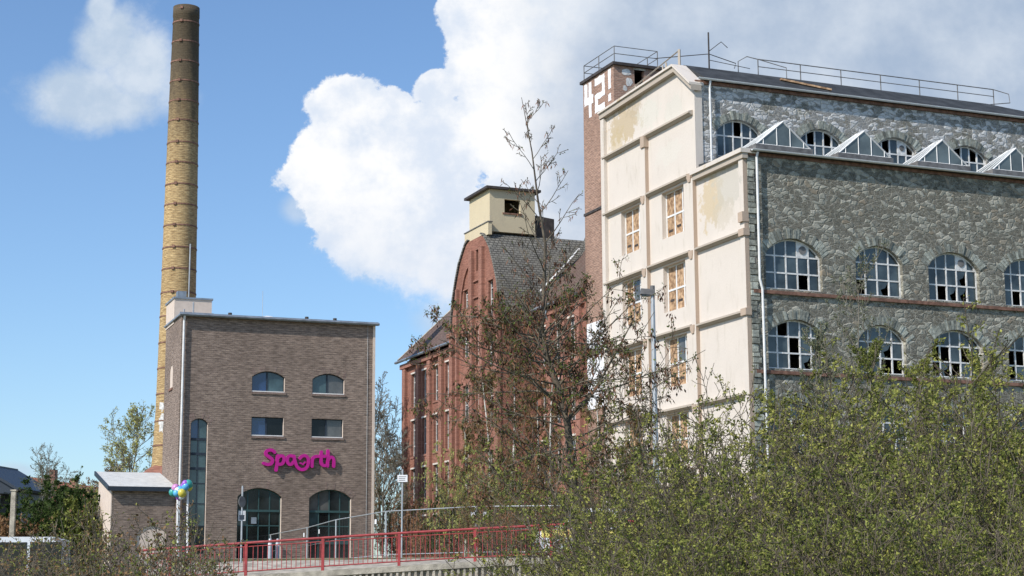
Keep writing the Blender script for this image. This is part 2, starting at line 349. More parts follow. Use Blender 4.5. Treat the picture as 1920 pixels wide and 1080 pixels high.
# ------------------------------------------------------------------ mesh helpers
class MB:
    def __init__(s): s.v = []; s.f = []
    def add(s, vs, fs):
        k = len(s.v); s.v += [tuple(p) for p in vs]; s.f += [tuple(i+k for i in f) for f in fs]; return s
    def box(s, x0, x1, y0, y1, z0, z1):
        vs = [(x, y, z) for z in (z0, z1) for y in (y0, y1) for x in (x0, x1)]
        return s.add(vs, [(0, 2, 3, 1), (4, 5, 7, 6), (0, 1, 5, 4), (2, 6, 7, 3), (0, 4, 6, 2), (1, 3, 7, 5)])
    def hexa(s, bottom, top):          # two matching rings of points
        n = len(bottom)
        return s.add(list(bottom)+list(top), [tuple(range(n))[::-1], tuple(range(n, 2*n))]+[(i, (i+1) % n, n+(i+1) % n, n+i) for i in range(n)])
    def tube(s, pts, rad, sides=6, caps=True):
        pts = [Vector(p) for p in pts]; n = len(pts)
        if not hasattr(rad, '__len__'): rad = [rad]*n
        rings = []
        for i, p in enumerate(pts):
            d = (pts[min(i+1, n-1)]-pts[max(i-1, 0)])
            if d.length < 1e-9: d = Vector((0, 0, 1))
            d.normalize()
            a = d.cross(Vector((0, 0, 1)) if abs(d.z) < .9 else Vector((1, 0, 0))).normalized(); b = d.cross(a)
            rings.append([p+(a*math.cos(2*math.pi*k/sides)+b*math.sin(2*math.pi*k/sides))*rad[i] for k in range(sides)])
        vs = [q for r in rings for q in r]
        fs = [(i*sides+k, i*sides+(k+1) % sides, (i+1)*sides+(k+1) % sides, (i+1)*sides+k) for i in range(n-1) for k in range(sides)]
        if caps: fs += [tuple(range(sides))[::-1], tuple((n-1)*sides+k for k in range(sides))]
        return s.add(vs, fs)
    def lathe(s, prof, cx=0, cy=0, sides=32):
        vs = [(cx+r*math.cos(2*math.pi*k/sides), cy+r*math.sin(2*math.pi*k/sides), z) for r, z in prof for k in range(sides)]
        n = len(prof)
        return s.add(vs, [(i*sides+k, i*sides+(k+1) % sides, (i+1)*sides+(k+1) % sides, (i+1)*sides+k) for i in range(n-1) for k in range(sides)])
    def prism(s, poly, axis, t0, t1, holes=()):
        loops = [list(poly)]+[list(h) for h in holes]
        def area(p): return sum(p[i][0]*p[(i+1) % len(p)][1]-p[(i+1) % len(p)][0]*p[i][1] for i in range(len(p)))
        if area(loops[0]) < 0: loops[0].reverse()
        for h in loops[1:]:
            if area(h) > 0: h.reverse()
        tris = tessellate_polygon([[Vector((a, b, 0)) for a, b in l] for l in loops])
        flat = [p for l in loops for p in l]; n = len(flat)
        P = (lambda a, b, t: (a, t, b)) if axis == 'x' else ((lambda a, b, t: (t, a, b)) if axis == 'y' else (lambda a, b, t: (a, b, t)))
        vs = [P(a, b, t0) for a, b in flat]+[P(a, b, t1) for a, b in flat]
        fs = [tuple(t) for t in tris]+[tuple(n+i for i in t)[::-1] for t in tris]
        k = 0
        for l in loops:
            m = len(l)
            fs += [(k+i, k+(i+1) % m, n+k+(i+1) % m, n+k+i) for i in range(m)]; k += m
        return s.add(vs, fs)
    def build(s, name, m, parent=None, smooth=False, fix=True):
        me = bpy.data.meshes.new(name); me.from_pydata(s.v, [], s.f)
        if fix:
            bm = bmesh.new(); bm.from_mesh(me); bmesh.ops.recalc_face_normals(bm, faces=bm.faces); bm.to_mesh(me); bm.free()
        for mm_ in (m if isinstance(m, (list, tuple)) else [m]): me.materials.append(M[mm_])
        if smooth: me.shade_smooth()
        o = bpy.data.objects.new(name, me); COL.objects.link(o); o.parent = parent
        return o


def tag(o, label=None, cat=None, group=None, kind=None):
    if label: o['label'] = label
    if cat: o['category'] = cat
    if group: o['group'] = group
    if kind: o['kind'] = kind
    return o


def thing(name, label, cat, loc=(0, 0, 0), rot=0, group=None):
    o = bpy.data.objects.new(name, None); COL.objects.link(o); o.location = loc; o.rotation_euler = (0, 0, rot); o.empty_display_size = .3
    return tag(o, label, cat, group)


def arch_h(x, cx, hw, zs, zt):
    r = zt-zs
    if r <= 1e-6: return zt
    Rr = (hw*hw+r*r)/(2*r); q = Rr*Rr-(x-cx)**2
    return zs+math.sqrt(max(q, 0))-(Rr-r)


def arch_poly(cx, hw, z0, zs, zt, n=14):
    p = [(cx-hw, z0), (cx+hw, z0)]
    if zt-zs < 1e-6: return p+[(cx+hw, zt), (cx-hw, zt)]
    return p+[(cx+hw-2*hw*i/n, arch_h(cx+hw-2*hw*i/n, cx, hw, zs, zt)) for i in range(n+1)]


def window(parent, axis, t, cx, hw, z0, zs, zt, cols, rows, fmat, gmat, fw=.05, bar=.035, dep=.07, broken=(), fan=None, gap=(), name='window', pmats=None):
    """frame with bars; panes behind it. cols/rows: division lines"""
    xs = [cx-hw]+list(cols)+[cx+hw]; zr = [z0]+list(rows)+[zt]
    holes = []; cells = {}
    for i in range(len(xs)-1):
        for j in range(len(zr)-1):
            a = xs[i]+(fw if i == 0 else bar/2); b = xs[i+1]-(fw if i == len(xs)-2 else bar/2)
            lo = zr[j]+(fw if j == 0 else bar/2); hi = zr[j+1]-(fw if j == len(zr)-2 else bar/2)
            n = 5 if zt-zs > 1e-6 else 1
            top = [(b-(b-a)*k/n, min(hi, arch_h(b-(b-a)*k/n, cx, hw, zs, zt)-fw)) for k in range(n+1)]
            top = [(x_, z_) for x_, z_ in top if z_ > lo+.03]
            if len(top) < 2: continue
            poly = [(top[-1][0], lo), (top[0][0], lo)]+top
            if (i, j) == fan: cells['fan'] = ((a+b)/2, (lo+min(hi, top[len(top)//2][1]))/2, min(b-a, hi-lo)*.36); continue
            holes.append(poly); cells[(i, j)] = poly
    mb = MB(); mb.prism(arch_poly(cx, hw, z0, zs, zt), axis, t, t+dep, holes)
    w_ = mb.build(name, fmat, parent)
    gl = {}
    for key, poly in cells.items():
        if key == 'fan' or key in broken: continue
        gm = (pmats or {}).get(key, gmat)
        gl.setdefault(gm, MB())
        if key in gap:      # a jagged shard is all that is left of this pane
            x0_, x1_ = poly[0][0], poly[1][0]; zz0, zz1 = poly[0][1], max(p[1] for p in poly)
            poly = [(x0_, zz0), (x0_+(x1_-x0_)*.45, zz0), (x0_+(x1_-x0_)*.25, zz0+(zz1-zz0)*.4), (x0_+(x1_-x0_)*.7, zz0+(zz1-zz0)*.55), (x1_, zz1-.02), (x0_, zz1-.02)]
        gl[gm].prism(poly, axis, t+dep*.45, t+dep*.6)
    for gm, mb in gl.items(): mb.build('pane', gm, w_)
    if 'fan' in cells:
        fx, fz, fr = cells['fan']
        mb = MB(); ring = [(fx+fr*math.cos(a*math.pi/8), fz+fr*math.sin(a*math.pi/8)) for a in range(16)]
        mb.prism(ring, axis, t-.03, t+.0)
        mb.build('ventilator', 'greyiron', w_)
    return w_


def voussoirs(parent, axis, t0, t1, cx, hw, zs, zt, n, th, m, rng, inset=.01, name='stone_arch'):
    r = zt-zs; Rr = (hw*hw+r*r)/(2*r); cz = zt-Rr; a0 = math.asin(min(1, hw/Rr))
    mb = MB()
    for i in range(n):
        b0 = -a0+2*a0*(i+.06)/n; b1 = -a0+2*a0*(i+.94)/n
        tt = th*rng.uniform(.8, 1.15); dt = rng.uniform(0, .35)*(t1-t0)
        q = [(cx+math.sin(b)*rr, cz+math.cos(b)*rr) for b, rr in ((b0, Rr+inset), (b1, Rr+inset), (b1, Rr+tt), (b0, Rr+tt))]
        mb.prism(q, axis, t0+dt, t1)
    return mb.build(name, m, parent)


# ------------------------------------------------------------------ ground
def ground_h(x, y):
    def st(v, a, b):
        k = max(0, min(1, (v-a)/(b-a))); return k*k*(3-2*k)
    h = 3.15*st(y, 62.0, 66.5)*st(x, -19, -13)
    h = max(h, 3.15*st(y, 72, 88))
    h += -.25*st(y, 3, 30)*(1-st(y, 50, 60)) if y < 60 else 0
    return h*(1-st(y, 180, 320))


gx = sorted(set([-2500, -900, -400, -200]+list(range(-120, 121, 4))+[-19, -17, -15, -13, 200, 400, 900, 2500]))
gy = sorted(set([-300, -100, -40]+list(range(-20, 60, 5))+[61.3, 62, 63, 64, 65, 66.5, 68]+list(range(70, 200, 6))+[220, 260, 320, 500, 1200, 4000]))
mb = MB(); nx = len(gx)
mb.add([(x, y, ground_h(x, y)) for y in gy for x in gx], [(j*nx+i, j*nx+i+1, (j+1)*nx+i+1, (j+1)*nx+i) for j in range(len(gy)-1) for i in range(nx-1)])
tag(mb.build('ground', 'grass', smooth=True), kind='structure')

top_z = lambda x: 3.56+.0625*(x+9.23)-.0009*(x+9.23)**2
mb = MB()
xs = [-14+.8*i for i in range(36)]
for i in range(len(xs)-1):
    a, b = xs[i], xs[i+1]; za, zb = top_z(a)-1.12, top_z(b)-1.12
    mb.hexa([(a, 60.8, za-.2), (b, 60.8, zb-.2), (b, 61.6, zb-.2), (a, 61.6, za-.2)], [(a, 60.8, za), (b, 60.8, zb), (b, 61.6, zb), (a, 61.6, za)])
tag(mb.build('pavement_edge', 'concrete'), kind='structure')
mb = MB()
for i in range(len(xs)-1):
    a, b = xs[i], xs[i+1]; za, zb = top_z(a)-1.24, top_z(b)-1.24
    mb.hexa([(a, 61.6, za-.3), (b, 61.6, zb-.3), (b, 67, 3.0), (a, 67, 3.0)], [(a, 61.6, za), (b, 61.6, zb), (b, 67, 3.17), (a, 67, 3.17)])
tag(mb.build('pavement', 'concrete'), kind='structure')
# corrugated retaining wall
mb = MB(); x = -13.2; pr = []
while x < 13.5:
    for dx, dy in ((0, 0), (.04, .12), (.10, .12), (.14, 0)): pr.append((x+dx, 60.83+dy))
    x += .21
vs = []
for (px_, py_) in pr: vs += [(px_, py_, -.5), (px_, py_, top_z(px_)-1.3)]
mb.add(vs, [(2*i, 2*i+2, 2*i+3, 2*i+1) for i in range(len(pr)-1)])
mb.box(-13.2, 13.5, 61.08, 61.4, -.5, 1.2)
tag(mb.build('retaining_wall', 'concrete'), 'corrugated grey concrete retaining wall below the red railing', 'wall')

# ------------------------------------------------------------------ factory with stone facade (local x along facade, y back)
rng = random.Random(3)
OC = (11.788, 85.0)
fac = thing('stone_factory', 'old factory with grey rubble stone facade, cream gable side and broken arched windows', 'factory', (OC[0], OC[1], 0), R(90-67.31))
cols = [(2.53, 1.64), (7.6, 1.42), (12.22, 1.6), (16.95, 1.5), (21.6, 1.55)]
rows = [(16.72, 18.45, 19.33), (12.72, 14.4, 15.22), (8.6, 10.35, 11.12), (4.6, 6.3, 7.1)]
holes = [arch_poly(c, hw, z0, zs, zt) for c, hw in cols for z0, zs, zt in rows]
MB().prism([(0, 3.0), (25, 3.0), (25, 23.42), (0, 23.42)], 'x', 0, .5, holes).build('stone_wall', 'stone', fac)
MB().box(.0, 25, -.05, .45, 23.42, 23.6).build('brick_course', 'rust', fac)
brk = {(0, 0): [(3, 0)], (1, 0): [(0, 0)], (2, 0): [(1, 0)], (3, 0): [(1, 0)], (0, 1): [(2, 1), (2, 0), (1, 2)], (1, 1): [(2, 0), (1, 1), (3, 0)],
       (2, 1): [(1, 1), (0, 0), (3, 1), (2, 0), (0, 1)], (3, 1): [(0, 0), (1, 1), (0, 1)], (0, 2): [(1, 1), (2, 1), (3, 2)], (1, 2): [(1, 0)], (2, 2): [(2, 1)], (3, 2): [(1, 1)]}
gap = {(1, 0): [(2, 0)], (2, 0): [(2, 0), (3, 0), (3, 1)], (3, 0): [(2, 0)], (0, 1): [(3, 0), (4, 1)], (1, 1): [(2, 1)], (2, 1): [(1, 0), (4, 1)]}
for ci, (c, hw) in enumerate(cols):
    for ri, (z0, zs, zt) in enumerate(rows):
        nc = 5 if ci != 1 else 4
        cl = [c-hw+2*hw*k/nc for k in range(1, nc)]
        h = zt-z0
        window(fac, 'x', .22, c, hw, z0, zs, zt, cl, [z0+h*.33, z0+h*.66], 'framew', 'oglass', fw=.08, bar=.078,
               broken=brk.get((ci, ri), []), gap=gap.get((ci, ri), []), fan=(3, 2) if (ci in (0, 2) and ri == 0) else None)
        voussoirs(fac, 'x', -.05, .12, c, hw+.05, zs, zt, 24, .5, 'vous', rng)
for z in (16.55, 12.55, 8.45):
    MB().box(.12, 25, -.12, .05, z-.12, z+.05).build('sill_course', 'rust', fac)
# rough quoins at the corner
mb = MB(); z = 3.0
while z < 23.3:
    hh = rng.uniform(.22, .42); e = rng.uniform(.02, .12)
    mb.box(-.0-.02, rng.uniform(.25, .5), -e, .3, z+.02, min(z+hh-.03, 23.3)); z += hh
mb.build('quoins', 'vous', fac)
# upper block
uh = [arch_poly(c, 1.35, 24.75, 26.15, 26.85) for c in (2.65, 7.78, 12.65, 17.5, 22.3)]
MB().prism([(-.0, 23.0), (26, 23.0), (26, 28.6), (-.0, 28.6)], 'x', 5.2, 5.7, uh).build('upper_stone_wall', 'stonew', fac)
for i, c in enumerate((2.65, 7.78, 12.65, 17.5, 22.3)):
    window(fac, 'x', 5.4, c, 1.35, 24.75, 26.15, 26.85, [c-.81, c-.27, c+.27, c+.81], [25.45+.5], 'framew', 'oglass', fw=.08, bar=.08,
           broken=[(2, 1)] if i == 0 else [(1, 1), (3, 1)] if i % 2 else [(1, 1), (4, 1)], fan=(3, 1) if i == 2 else None)
    voussoirs(fac, 'x', 5.15, 5.3, c, 1.4, 26.15, 26.85, 22, .45, 'vous', rng)
MB().box(0, 26, 5.1, 5.6, 28.6, 28.78).build('brick_course', 'rust', fac)
# hidden back and end walls
mb = MB(); mb.box(24.6, 25, .5, 5.2, 3, 23.5); mb.box(25.5, 26, 5.7, 16, 3, 28.7); mb.box(.35, 26, 16, 16.4, 3, 29.4)
for zf in (7.9, 11.9, 15.9, 20.2, 23.2): mb.box(.4, 24.6, .5, 15.9, zf, zf+.25)
mb.build('inner_structure', 'concrete', fac)
# lower roof with gutter and skylights
mb = MB(); mb.hexa([(.1, -.25, 23.58), (25.1, -.25, 23.58), (25.1, 5.2, 24.0), (.1, 5.2, 24.0)], [(.1, -.25, 23.66), (25.1, -.25, 23.66), (25.1, 5.2, 24.15), (.1, 5.2, 24.15)])
mb.build('lower_roof', 'bitumen', fac)
def gutter(x0, x1, y, z, r, m, nm='gutter'):
    mb = MB(); n = 8
    pf = [(math.cos(math.pi+math.pi*k/n)*r, math.sin(math.pi+math.pi*k/n)*r) for k in range(n+1)]
    pf += [(a*.85, b*.85) for a, b in pf[::-1]]
    mb.hexa([(x0, y+a, z+b) for a, b in pf], [(x1, y+a, z+b) for a, b in pf])
    return mb.build(nm, m, fac)
gutter(.1, 25.2, -.36, 23.68, .1, 'whitep'); gutter(.05, 26.2, 4.88, 28.86, .1, 'whitep')
def downpipe(pts, r=.06, parent=None, m='whitep'):
    return MB().tube(pts, r, 8).build('downpipe', m, parent)
downpipe([(.45, -.33, 23.55), (.45, -.2, 23.3), (.42, -.2, 17.1), (.55, -.2, 16.6), (.55, -.2, 3.2)], .065, fac)
downpipe([(.8, 4.9, 28.75), (.8, 4.98, 28.4), (.8, 4.98, 24.3)], .06, fac)
for i, c in enumerate((2.78, 7.72, 12.66, 17.5, 22.3)):
    sk = bpy.data.objects.new('skylight', None)
    zb, zt, y0, y1, y2, hw = 24.36, 25.68, 1.0, 1.7, 3.1, 1.62
    base = MB(); base.hexa([(c-hw-.08, y0-.08, 23.75), (c+hw+.08, y0-.08, 23.75), (c+hw+.08, y2+.08, 23.9), (c-hw-.08, y2+.08, 23.9)], [(c-hw-.08, y0-.08, zb), (c+hw+.08, y0-.08, zb), (c+hw+.08, y2+.08, zb), (c-hw-.08, y2+.08, zb)])
    skb = base.build('skylight', 'greyiron', fac)
    A_, B_, C_, D_ = Vector((c-hw, y0, zb)), Vector((c+hw, y0, zb)), Vector((c+hw, y2, zb)), Vector((c-hw, y2, zb)); T1, T2 = Vector((c, y0, zt)), Vector((c, y1, zt))
    gl = MB(); gl.add([A_, B_, C_, D_, T1, T2], [(0, 1, 4), (1, 2, 5, 4), (2, 3, 5), (3, 0, 4, 5)]); gl.build('pane', 'sglass', skb)
    fr = MB()
    for p, q in ((A_, B_), (B_, C_), (D_, A_), (A_, T1), (B_, T1), (T1, T2), (C_, T2), (D_, T2)): fr.tube([p, q], .045, 4)
    for k in (-1, -.33, .33, 1):
        xx = k*1.2; fr.tube([(c+xx, y0-.01, zb), (c+xx, y0-.01, zt-(zt-zb)*abs(xx)/hw)], .028, 4)
    for k in (.25, .5, .75):
        for s_, e0, e1 in ((-1, D_, A_), (1, C_, B_)):
            p = e0.lerp(e1, k); q = T2.lerp(T1, max(0, k*1.2-.2)); fr.tube([p, q], .025, 4)
    fr.build('glazing_bars', 'whitep', skb)
# graffiti-like rust stain piece skipped; cream gable wall
out_ = [(0, 3.0), (16.15, 3.0), (16.15, 29.7), (6.94, 29.95), (5.15, 28.5), (5.15, 23.5), (0, 23.5)]
bays = [(14.15, 11.8), (9.12, 6.6)]
wz = [(20.85, 23.42), (16.78, 19.32), (12.7, 15.36), (8.6, 11.25), (4.5, 7.2)]
holes = [[(b, z0), (a, z0), (a, z1), (b, z1)] for a, b in bays for z0, z1 in wz]
MB().prism(out_, 'y', -.05, .4, holes).build('gable_wall', 'cream', fac)
k = 0
for a, b in bays:
    for j, (z0, z1) in enumerate(wz):
        c = (a+b)/2; hw = (a-b)/2; zm = z0+(z1-z0)*.48
        pm = {}
        for ci in range(3):
            for rj in range(2): pm[(ci, rj)] = 'osb'
        if (k, j) == (0, 1): pm[(1, 1)] = 'mglass'
        if (k, j) == (1, 2): pm[(1, 1)] = 'mglass'
        if (k, j) == (0, 0): pm[(1, 0)] = 'osb'
        w_ = window(fac, 'y', .22, c, hw, z0, z1, z1, [c-hw*.5, c+hw*.22], [zm], 'whitep', 'osb', fw=.07, bar=.1, pmats=pm)
        # dark strips laid over the boards, painting in shaded gaps
        for q in range(2):
            yy0 = c+hw*(-.28+.75*((q+k+j) % 2)); z_ = z0+.35+.12*((j+q) % 3)
            MB().box(.235, .245, yy0-.0, yy0+hw*.36, z_, z_+.13).build('gap', 'iron', w_)
    k += 1
# reveals: slightly greyer side lining
# pilasters and ledges
for y, zt in ((10.62, 26.9), (5.2, 23.4), (-.02, 23.3), (15.85, 29.4)):
    MB().box(-.27, -.045, y, y+.42, 3.0, zt).build('pilaster', 'cream' if y > 15 else 'cream', fac)
    if y < 15: MB().box(-.266, -.04, y-.012, y+.0, 3.0, zt-.02).build('pilaster_side_shade', 'tan', fac)  # thin tan strip puts the side face's shade into colour
def ledge(y0, y1, z, proud=.33, h=.19):
    mb = MB(); x1 = -.048
    mb.prism([(x1, z-h), (-.16, z-h), (-proud+.05, z-.09), (-proud, z-.1), (-proud, z), (x1, z+.08)], 'x', y0, y1)
    mb.v = [(p[0], p[1], p[2]) for p in mb.v]
    return mb.build('ledge', 'ledge', fac)
for (y0, y1, z) in ((5.35, 10.5, 27.1), (11.1, 16.1, 27.1), (5.75, 10.6, 23.73), (11.15, 16.1, 23.7), (5.75, 10.6, 19.6), (11.15, 16.1, 19.58), (.5, 5.1, 19.6),
                    (5.75, 10.6, 15.65), (11.15, 16.1, 15.65), (.4, 5.1, 15.58), (5.75, 10.6, 11.5), (11.15, 16.1, 11.5), (.4, 5.1, 11.5), (.4, 16.1, 7.5)):
    ledge(y0, y1, z)
    if z < 26 and y0 > 5: MB().prism([(y0-.36, z-.5), (y0-.14, z-.5), (y0-.0, z-.25), (y0-.0, z-.05), (y0-.42, z-.05), (y0-.42, z-.25)], 'y', -.33, -.2).build('corbel', 'tan', fac)
for z in (19.6, 15.6): MB().box(-.38, -.03, -.1, .42, z-.3, z+.05).build('corbel', 'tan', fac)
MB().box(-.4, -.03, -.06, .38, 20.0, 20.5).build('corbel', 'tan', fac)
MB().box(-.36, -.03, 10.55, 11.0, 26.4, 27.05).build('corbel', 'tan', fac)
# coping of the gable: pale cap above a darker moulding
def slope_band(p, q, x0, x1, t0, t1, m, nm):
    (ya, za), (yb, zb) = p, q
    mb = MB(); mb.hexa([(x0, ya, za+t0), (x1, ya, za+t0), (x1, ya, za+t1), (x0, ya, za+t1)], [(x0, yb, zb+t0), (x1, yb, zb+t0), (x1, yb, zb+t1), (x0, yb, zb+t1)])
    return mb.build(nm, m, fac)
P1, P2, P3 = (16.3, 29.72), (6.94, 29.98), (5.0, 28.45)
for p, q in ((P1, P2), (P2, P3)):
    slope_band(p, q, -.34, .3, -.28, .02, 'ledge', 'cornice')
    slope_band(p, q, -.44, .45, .023, .15, 'cream', 'coping')
slope_band((5.1, 23.5), (-.15, 23.5), -.34, -.03, -.28, .0, 'ledge', 'cornice'); slope_band((5.14, 23.5), (-.2, 23.5), -.46, .5, .003, .22, 'cream', 'coping')
# upper roof
mb = MB()
e = [(.46, 4.8, 28.9), (24.6, 4.8, 28.9), (26.4, 4.8, 28.9)]
mb.add([(.46, 4.8, 28.86), (26.4, 4.8, 28.86), (20.6, 7.2, 30.2), (.46, 7.2, 30.25), (.46, 16.3, 29.7), (26.4, 16.3, 28.86)], [(0, 1, 2, 3), (3, 2, 5, 4), (1, 5, 2), (0, 3, 4), (0, 4, 5, 1)])
mb.build('upper_roof', 'bitumen', fac)
# roof walk railing
mb = MB()
px = [5.63, 8.4, 11.1, 13.8, 16.5, 19.2, 21.8]
for x in px: mb.tube([(x, 8, 29.9), (x, 8, 31.41)], .032, 5)
mb.tube([(5.63, 8, 31.41), (21.8, 8, 31.41)], .032, 5); mb.tube([(5.63, 8, 30.98), (21.8, 8, 30.98)], .026, 5)
mb.tube([(5.63, 8, 31.41), (5.1, 8.3, 31.6), (4.7, 8.6, 31.35), (4.7, 8.6, 30.2)], .03, 5); mb.tube([(5.63, 8, 31.41), (7.1, 7.4, 30.9), (7.1, 7.4, 30.1)], .028, 5)
mb.tube([(21.8, 8, 31.41), (22.6, 7.6, 31.1), (22.5, 7.4, 30.5), (20.6, 7.3, 30.15)], .028, 5)
mb.build('roof_railing', 'greyiron', fac)
mb = MB(); mb.tube([(2.5, 8, 30.1), (2.5, 8, 32.6)], .045, 6); mb.tube([(-.6, 8.6, 30.9), (2.5, 8, 31.35), (4.2, 8, 31.0), (4.1, 8, 30.7)], .025, 5)
mb.tube([(2.5, 8, 31.5), (3.3, 8, 32.15), (3.7, 8, 31.85)], .022, 5); mb.tube([(2.5, 8, 31.0), (5.1, 8, 30.8)], .02, 5)
mb.build('antenna', 'iron', fac)
mb = MB(); mb.hexa([(6.0, 6.2, 29.75), (8.6, 5.2, 29.15), (8.6, 5.35, 29.15), (6.0, 6.35, 29.75)], [(6.0, 6.2, 29.85), (8.6, 5.2, 29.25), (8.6, 5.35, 29.25), (6.0, 6.35, 29.85)])
mb.build('roof_plank', 'osb', fac)  # single loose wooden plank lying on the roof
mb = MB(); mb.tube([(.5, 14.3, 30.6), (.5, 7.7, 31.25)], .05, 4); mb.tube([(.5, 7.75, 30.0), (.5, 7.75, 31.3)], .09, 4); mb.tube([(.5, 13.1, 29.8), (.5, 13.1, 30.75)], .05, 4); mb.tube([(.5, 9.3, 29.9), (.5, 9.3, 31.0)], .06, 4); mb.tube([(.5, 9.7, 29.9), (.5, 9.7, 30.95)], .05, 4)
mb.build('gable_handrail', 'ledge', fac)
# tower
tw = MB(); tw.prism([(14.93, 3), (19.15, 3), (19.15, 32.45), (14.93, 32.45)], 'y', .0, .35)
tw.prism([(.35, 3), (3.4, 3), (3.4, 32.45), (.35, 32.45)], 'x', 14.93, 15.25, [[(1.36, 31.45), (2.0, 31.45), (2.0, 32.3), (1.36, 32.3)]])
tw.box(3.1, 3.4, 15.25, 19.15, 3, 32.45); tw.box(.35, 3.1, 18.85, 19.15, 3, 32.45)
tower = tw.build('stair_tower', 'tbrick', fac)
MB().prism([(-.12, 32.45), (3.6, 32.45), (3.6, 32.62), (-.12, 32.62)], 'x', 14.75, 19.4).build('flat_roof', 'iron', tower)
MB().prism([(1.3, 32.3), (2.1, 32.3), (2.1, 32.42), (1.3, 32.42)], 'x', 14.9, 15.2).build('lintel', 'concrete', tower)
MB().box(-.06, .0, 16.2, 19.2, 24.2, 24.35).build('brick_band', 'iron', tower)
mb = MB(); c4 = [(-.0, 19.1), (-.0, 14.9), (2.85, 14.9), (2.85, 19.1)]
for (x, y) in c4[:3]+[(0, 17.0), (2.85, 16.2)]: mb.tube([(x+.05, y, 32.6), (x+.05, y, 33.6)], .03, 5)
for h in (33.6, 33.15): mb.tube([(x+.05, y, h) for x, y in c4]+[(.05, 19.1, h)], .026, 5)
mb.build('tower_railing', 'greyiron', tower)
# graffiti 42!  (a = distance from the right edge of the tower face towards the left, in metres of y)
mb = MB(); gr = random.Random(5)
def stroke(y0, y1, z0, z1):
    n = 4; pts = []
    for k in range(n): pts.append((y0+(y1-y0)*k/n, z0+gr.uniform(-.04, .04)))
    for k in range(n): pts.append((y1+gr.uniform(-.03, .03), z0+(z1-z0)*k/n))
    for k in range(n): pts.append((y1-(y1-y0)*k/n, z1+gr.uniform(-.04, .04)))
    for k in range(n): pts.append((y0+gr.uniform(-.03, .03), z1-(z1-z0)*k/n))
    d = .003+.0015*len(mb.v)/32
    mb.prism(pts, 'y', -.004-d*.3, -.001)
stroke(18.55, 18.98, 31.1, 32.3); stroke(17.75, 18.98, 30.95, 31.45); stroke(18.0, 18.35, 30.1, 32.3)      # 4
stroke(16.15, 17.5, 31.85, 32.3); stroke(16.15, 16.5, 31.1, 31.95); stroke(16.15, 17.5, 30.95, 31.3); stroke(17.1, 17.5, 30.35, 31.2); stroke(16.15, 17.5, 30.15, 30.55)  # 2
stroke(15.3, 15.65, 31.15, 32.35); stroke(15.3, 15.65, 30.4, 30.85)   # !
mb.build('graffiti', 'graff', tower)
mb = MB(); stroke_m = mb
for (x0, x1, z0, z1) in ((.5, 1.2, 31.9, 32.3), (.75, 1.25, 31.2, 31.8), (.55, .9, 30.9, 31.3)):
    pts = [((x0+x1)/2+(x1-x0)/2*math.cos(a*.5236)*gr.uniform(.7, 1.1), (z0+z1)/2+(z1-z0)/2*math.sin(a*.5236)*gr.uniform(.7, 1.1)) for a in range(12)]
    mb.prism(pts, 'x', 14.92-.002*x0, 14.929)
mb.build('paint_patch', 'oldwhite', tower)
MB().box(-.06, -.0, 16.35, 18.95, 12.5, 17.6).build('white_panel', 'white', tower)

# ------------------------------------------------------------------ red brick factory
red = thing('red_brick_factory', 'red brick factory with curved slate gable roof and pale roof housing', 'factory', (OC[0], OC[1], 0), R(90-67.31))
ycs = [49.72, 47.3, 44.85, 42.4]; rws = [(15.83, 18.38), (12.13, 14.83), (8.6, 11.2), (5.0, 7.6)]
rcs = [25.3, 23.2, 21.1]
def rect(c, hw, z0, z1): return [(c-hw, z0), (c+hw, z0), (c+hw, z1), (c-hw, z1)]
holes = [rect(c, .66, a, b) for c in ycs+rcs for a, b in rws]+[rect(38.8, .6, a, b) for a, b in rws]
MB().prism([(19.1, 3), (52.2, 3), (52.2, 19.3), (19.1, 19.3)], 'y', .0, .4, holes).build('front_wall', 'rbrick', red)
for c in ycs+rcs+[38.8]:
    for a, b in rws:
        window(red, 'y', .2, c, .66 if c != 38.8 else .6, a, b, b, [c-.22, c+.2], [a+(b-a)*.3, a+(b-a)*.75], 'oldwhite', 'oglass', fw=.05, bar=.06,
               broken=[(rng.randint(0, 2), rng.randint(0, 2)), (rng.randint(0, 2), 1), (1, 0)])
        MB().box(-.03, .02, c-.75, c+.75, b+.0, b+.12).build('lintel', 'cream', red)
        MB().box(-.06, .02, c-.75, c+.75, a-.14, a-.0).build('sill', 'rbrick2', red)
for y in (51.6, 48.5, 46.07, 43.6, 41.2, 36.2, 24.25, 22.15, 20.0):
    MB().box(-.24, -.0, y-.32, y+.32, 3, 18.95).build('pilaster', 'rbrick2', red)
MB().box(-.3, -.0, 35.1, 52.3, 18.95, 19.3).build('cornice', 'rbrick2', red); MB().box(-.3, -.0, 19.3, 26.5, 18.95, 19.3).build('cornice', 'rbrick2', red)
mb = MB(); mb.box(.4, 12, 51.8, 52.2, 3, 19.3); mb.prism([(0, 19.3), (12.5, 19.3), (6.2, 25.3)], 'x', 51.8, 52.19)
mb.build('end_wall', 'rbrick', red)
mb = MB(); mb.box(12, 12.4, 19.1, 52.2, 3, 19.3)
for zf in (8, 11.6, 15.2): mb.box(.4, 12, 19.2, 51.8, zf, zf+.25)
mb.build('inner_structure', 'concrete', red)
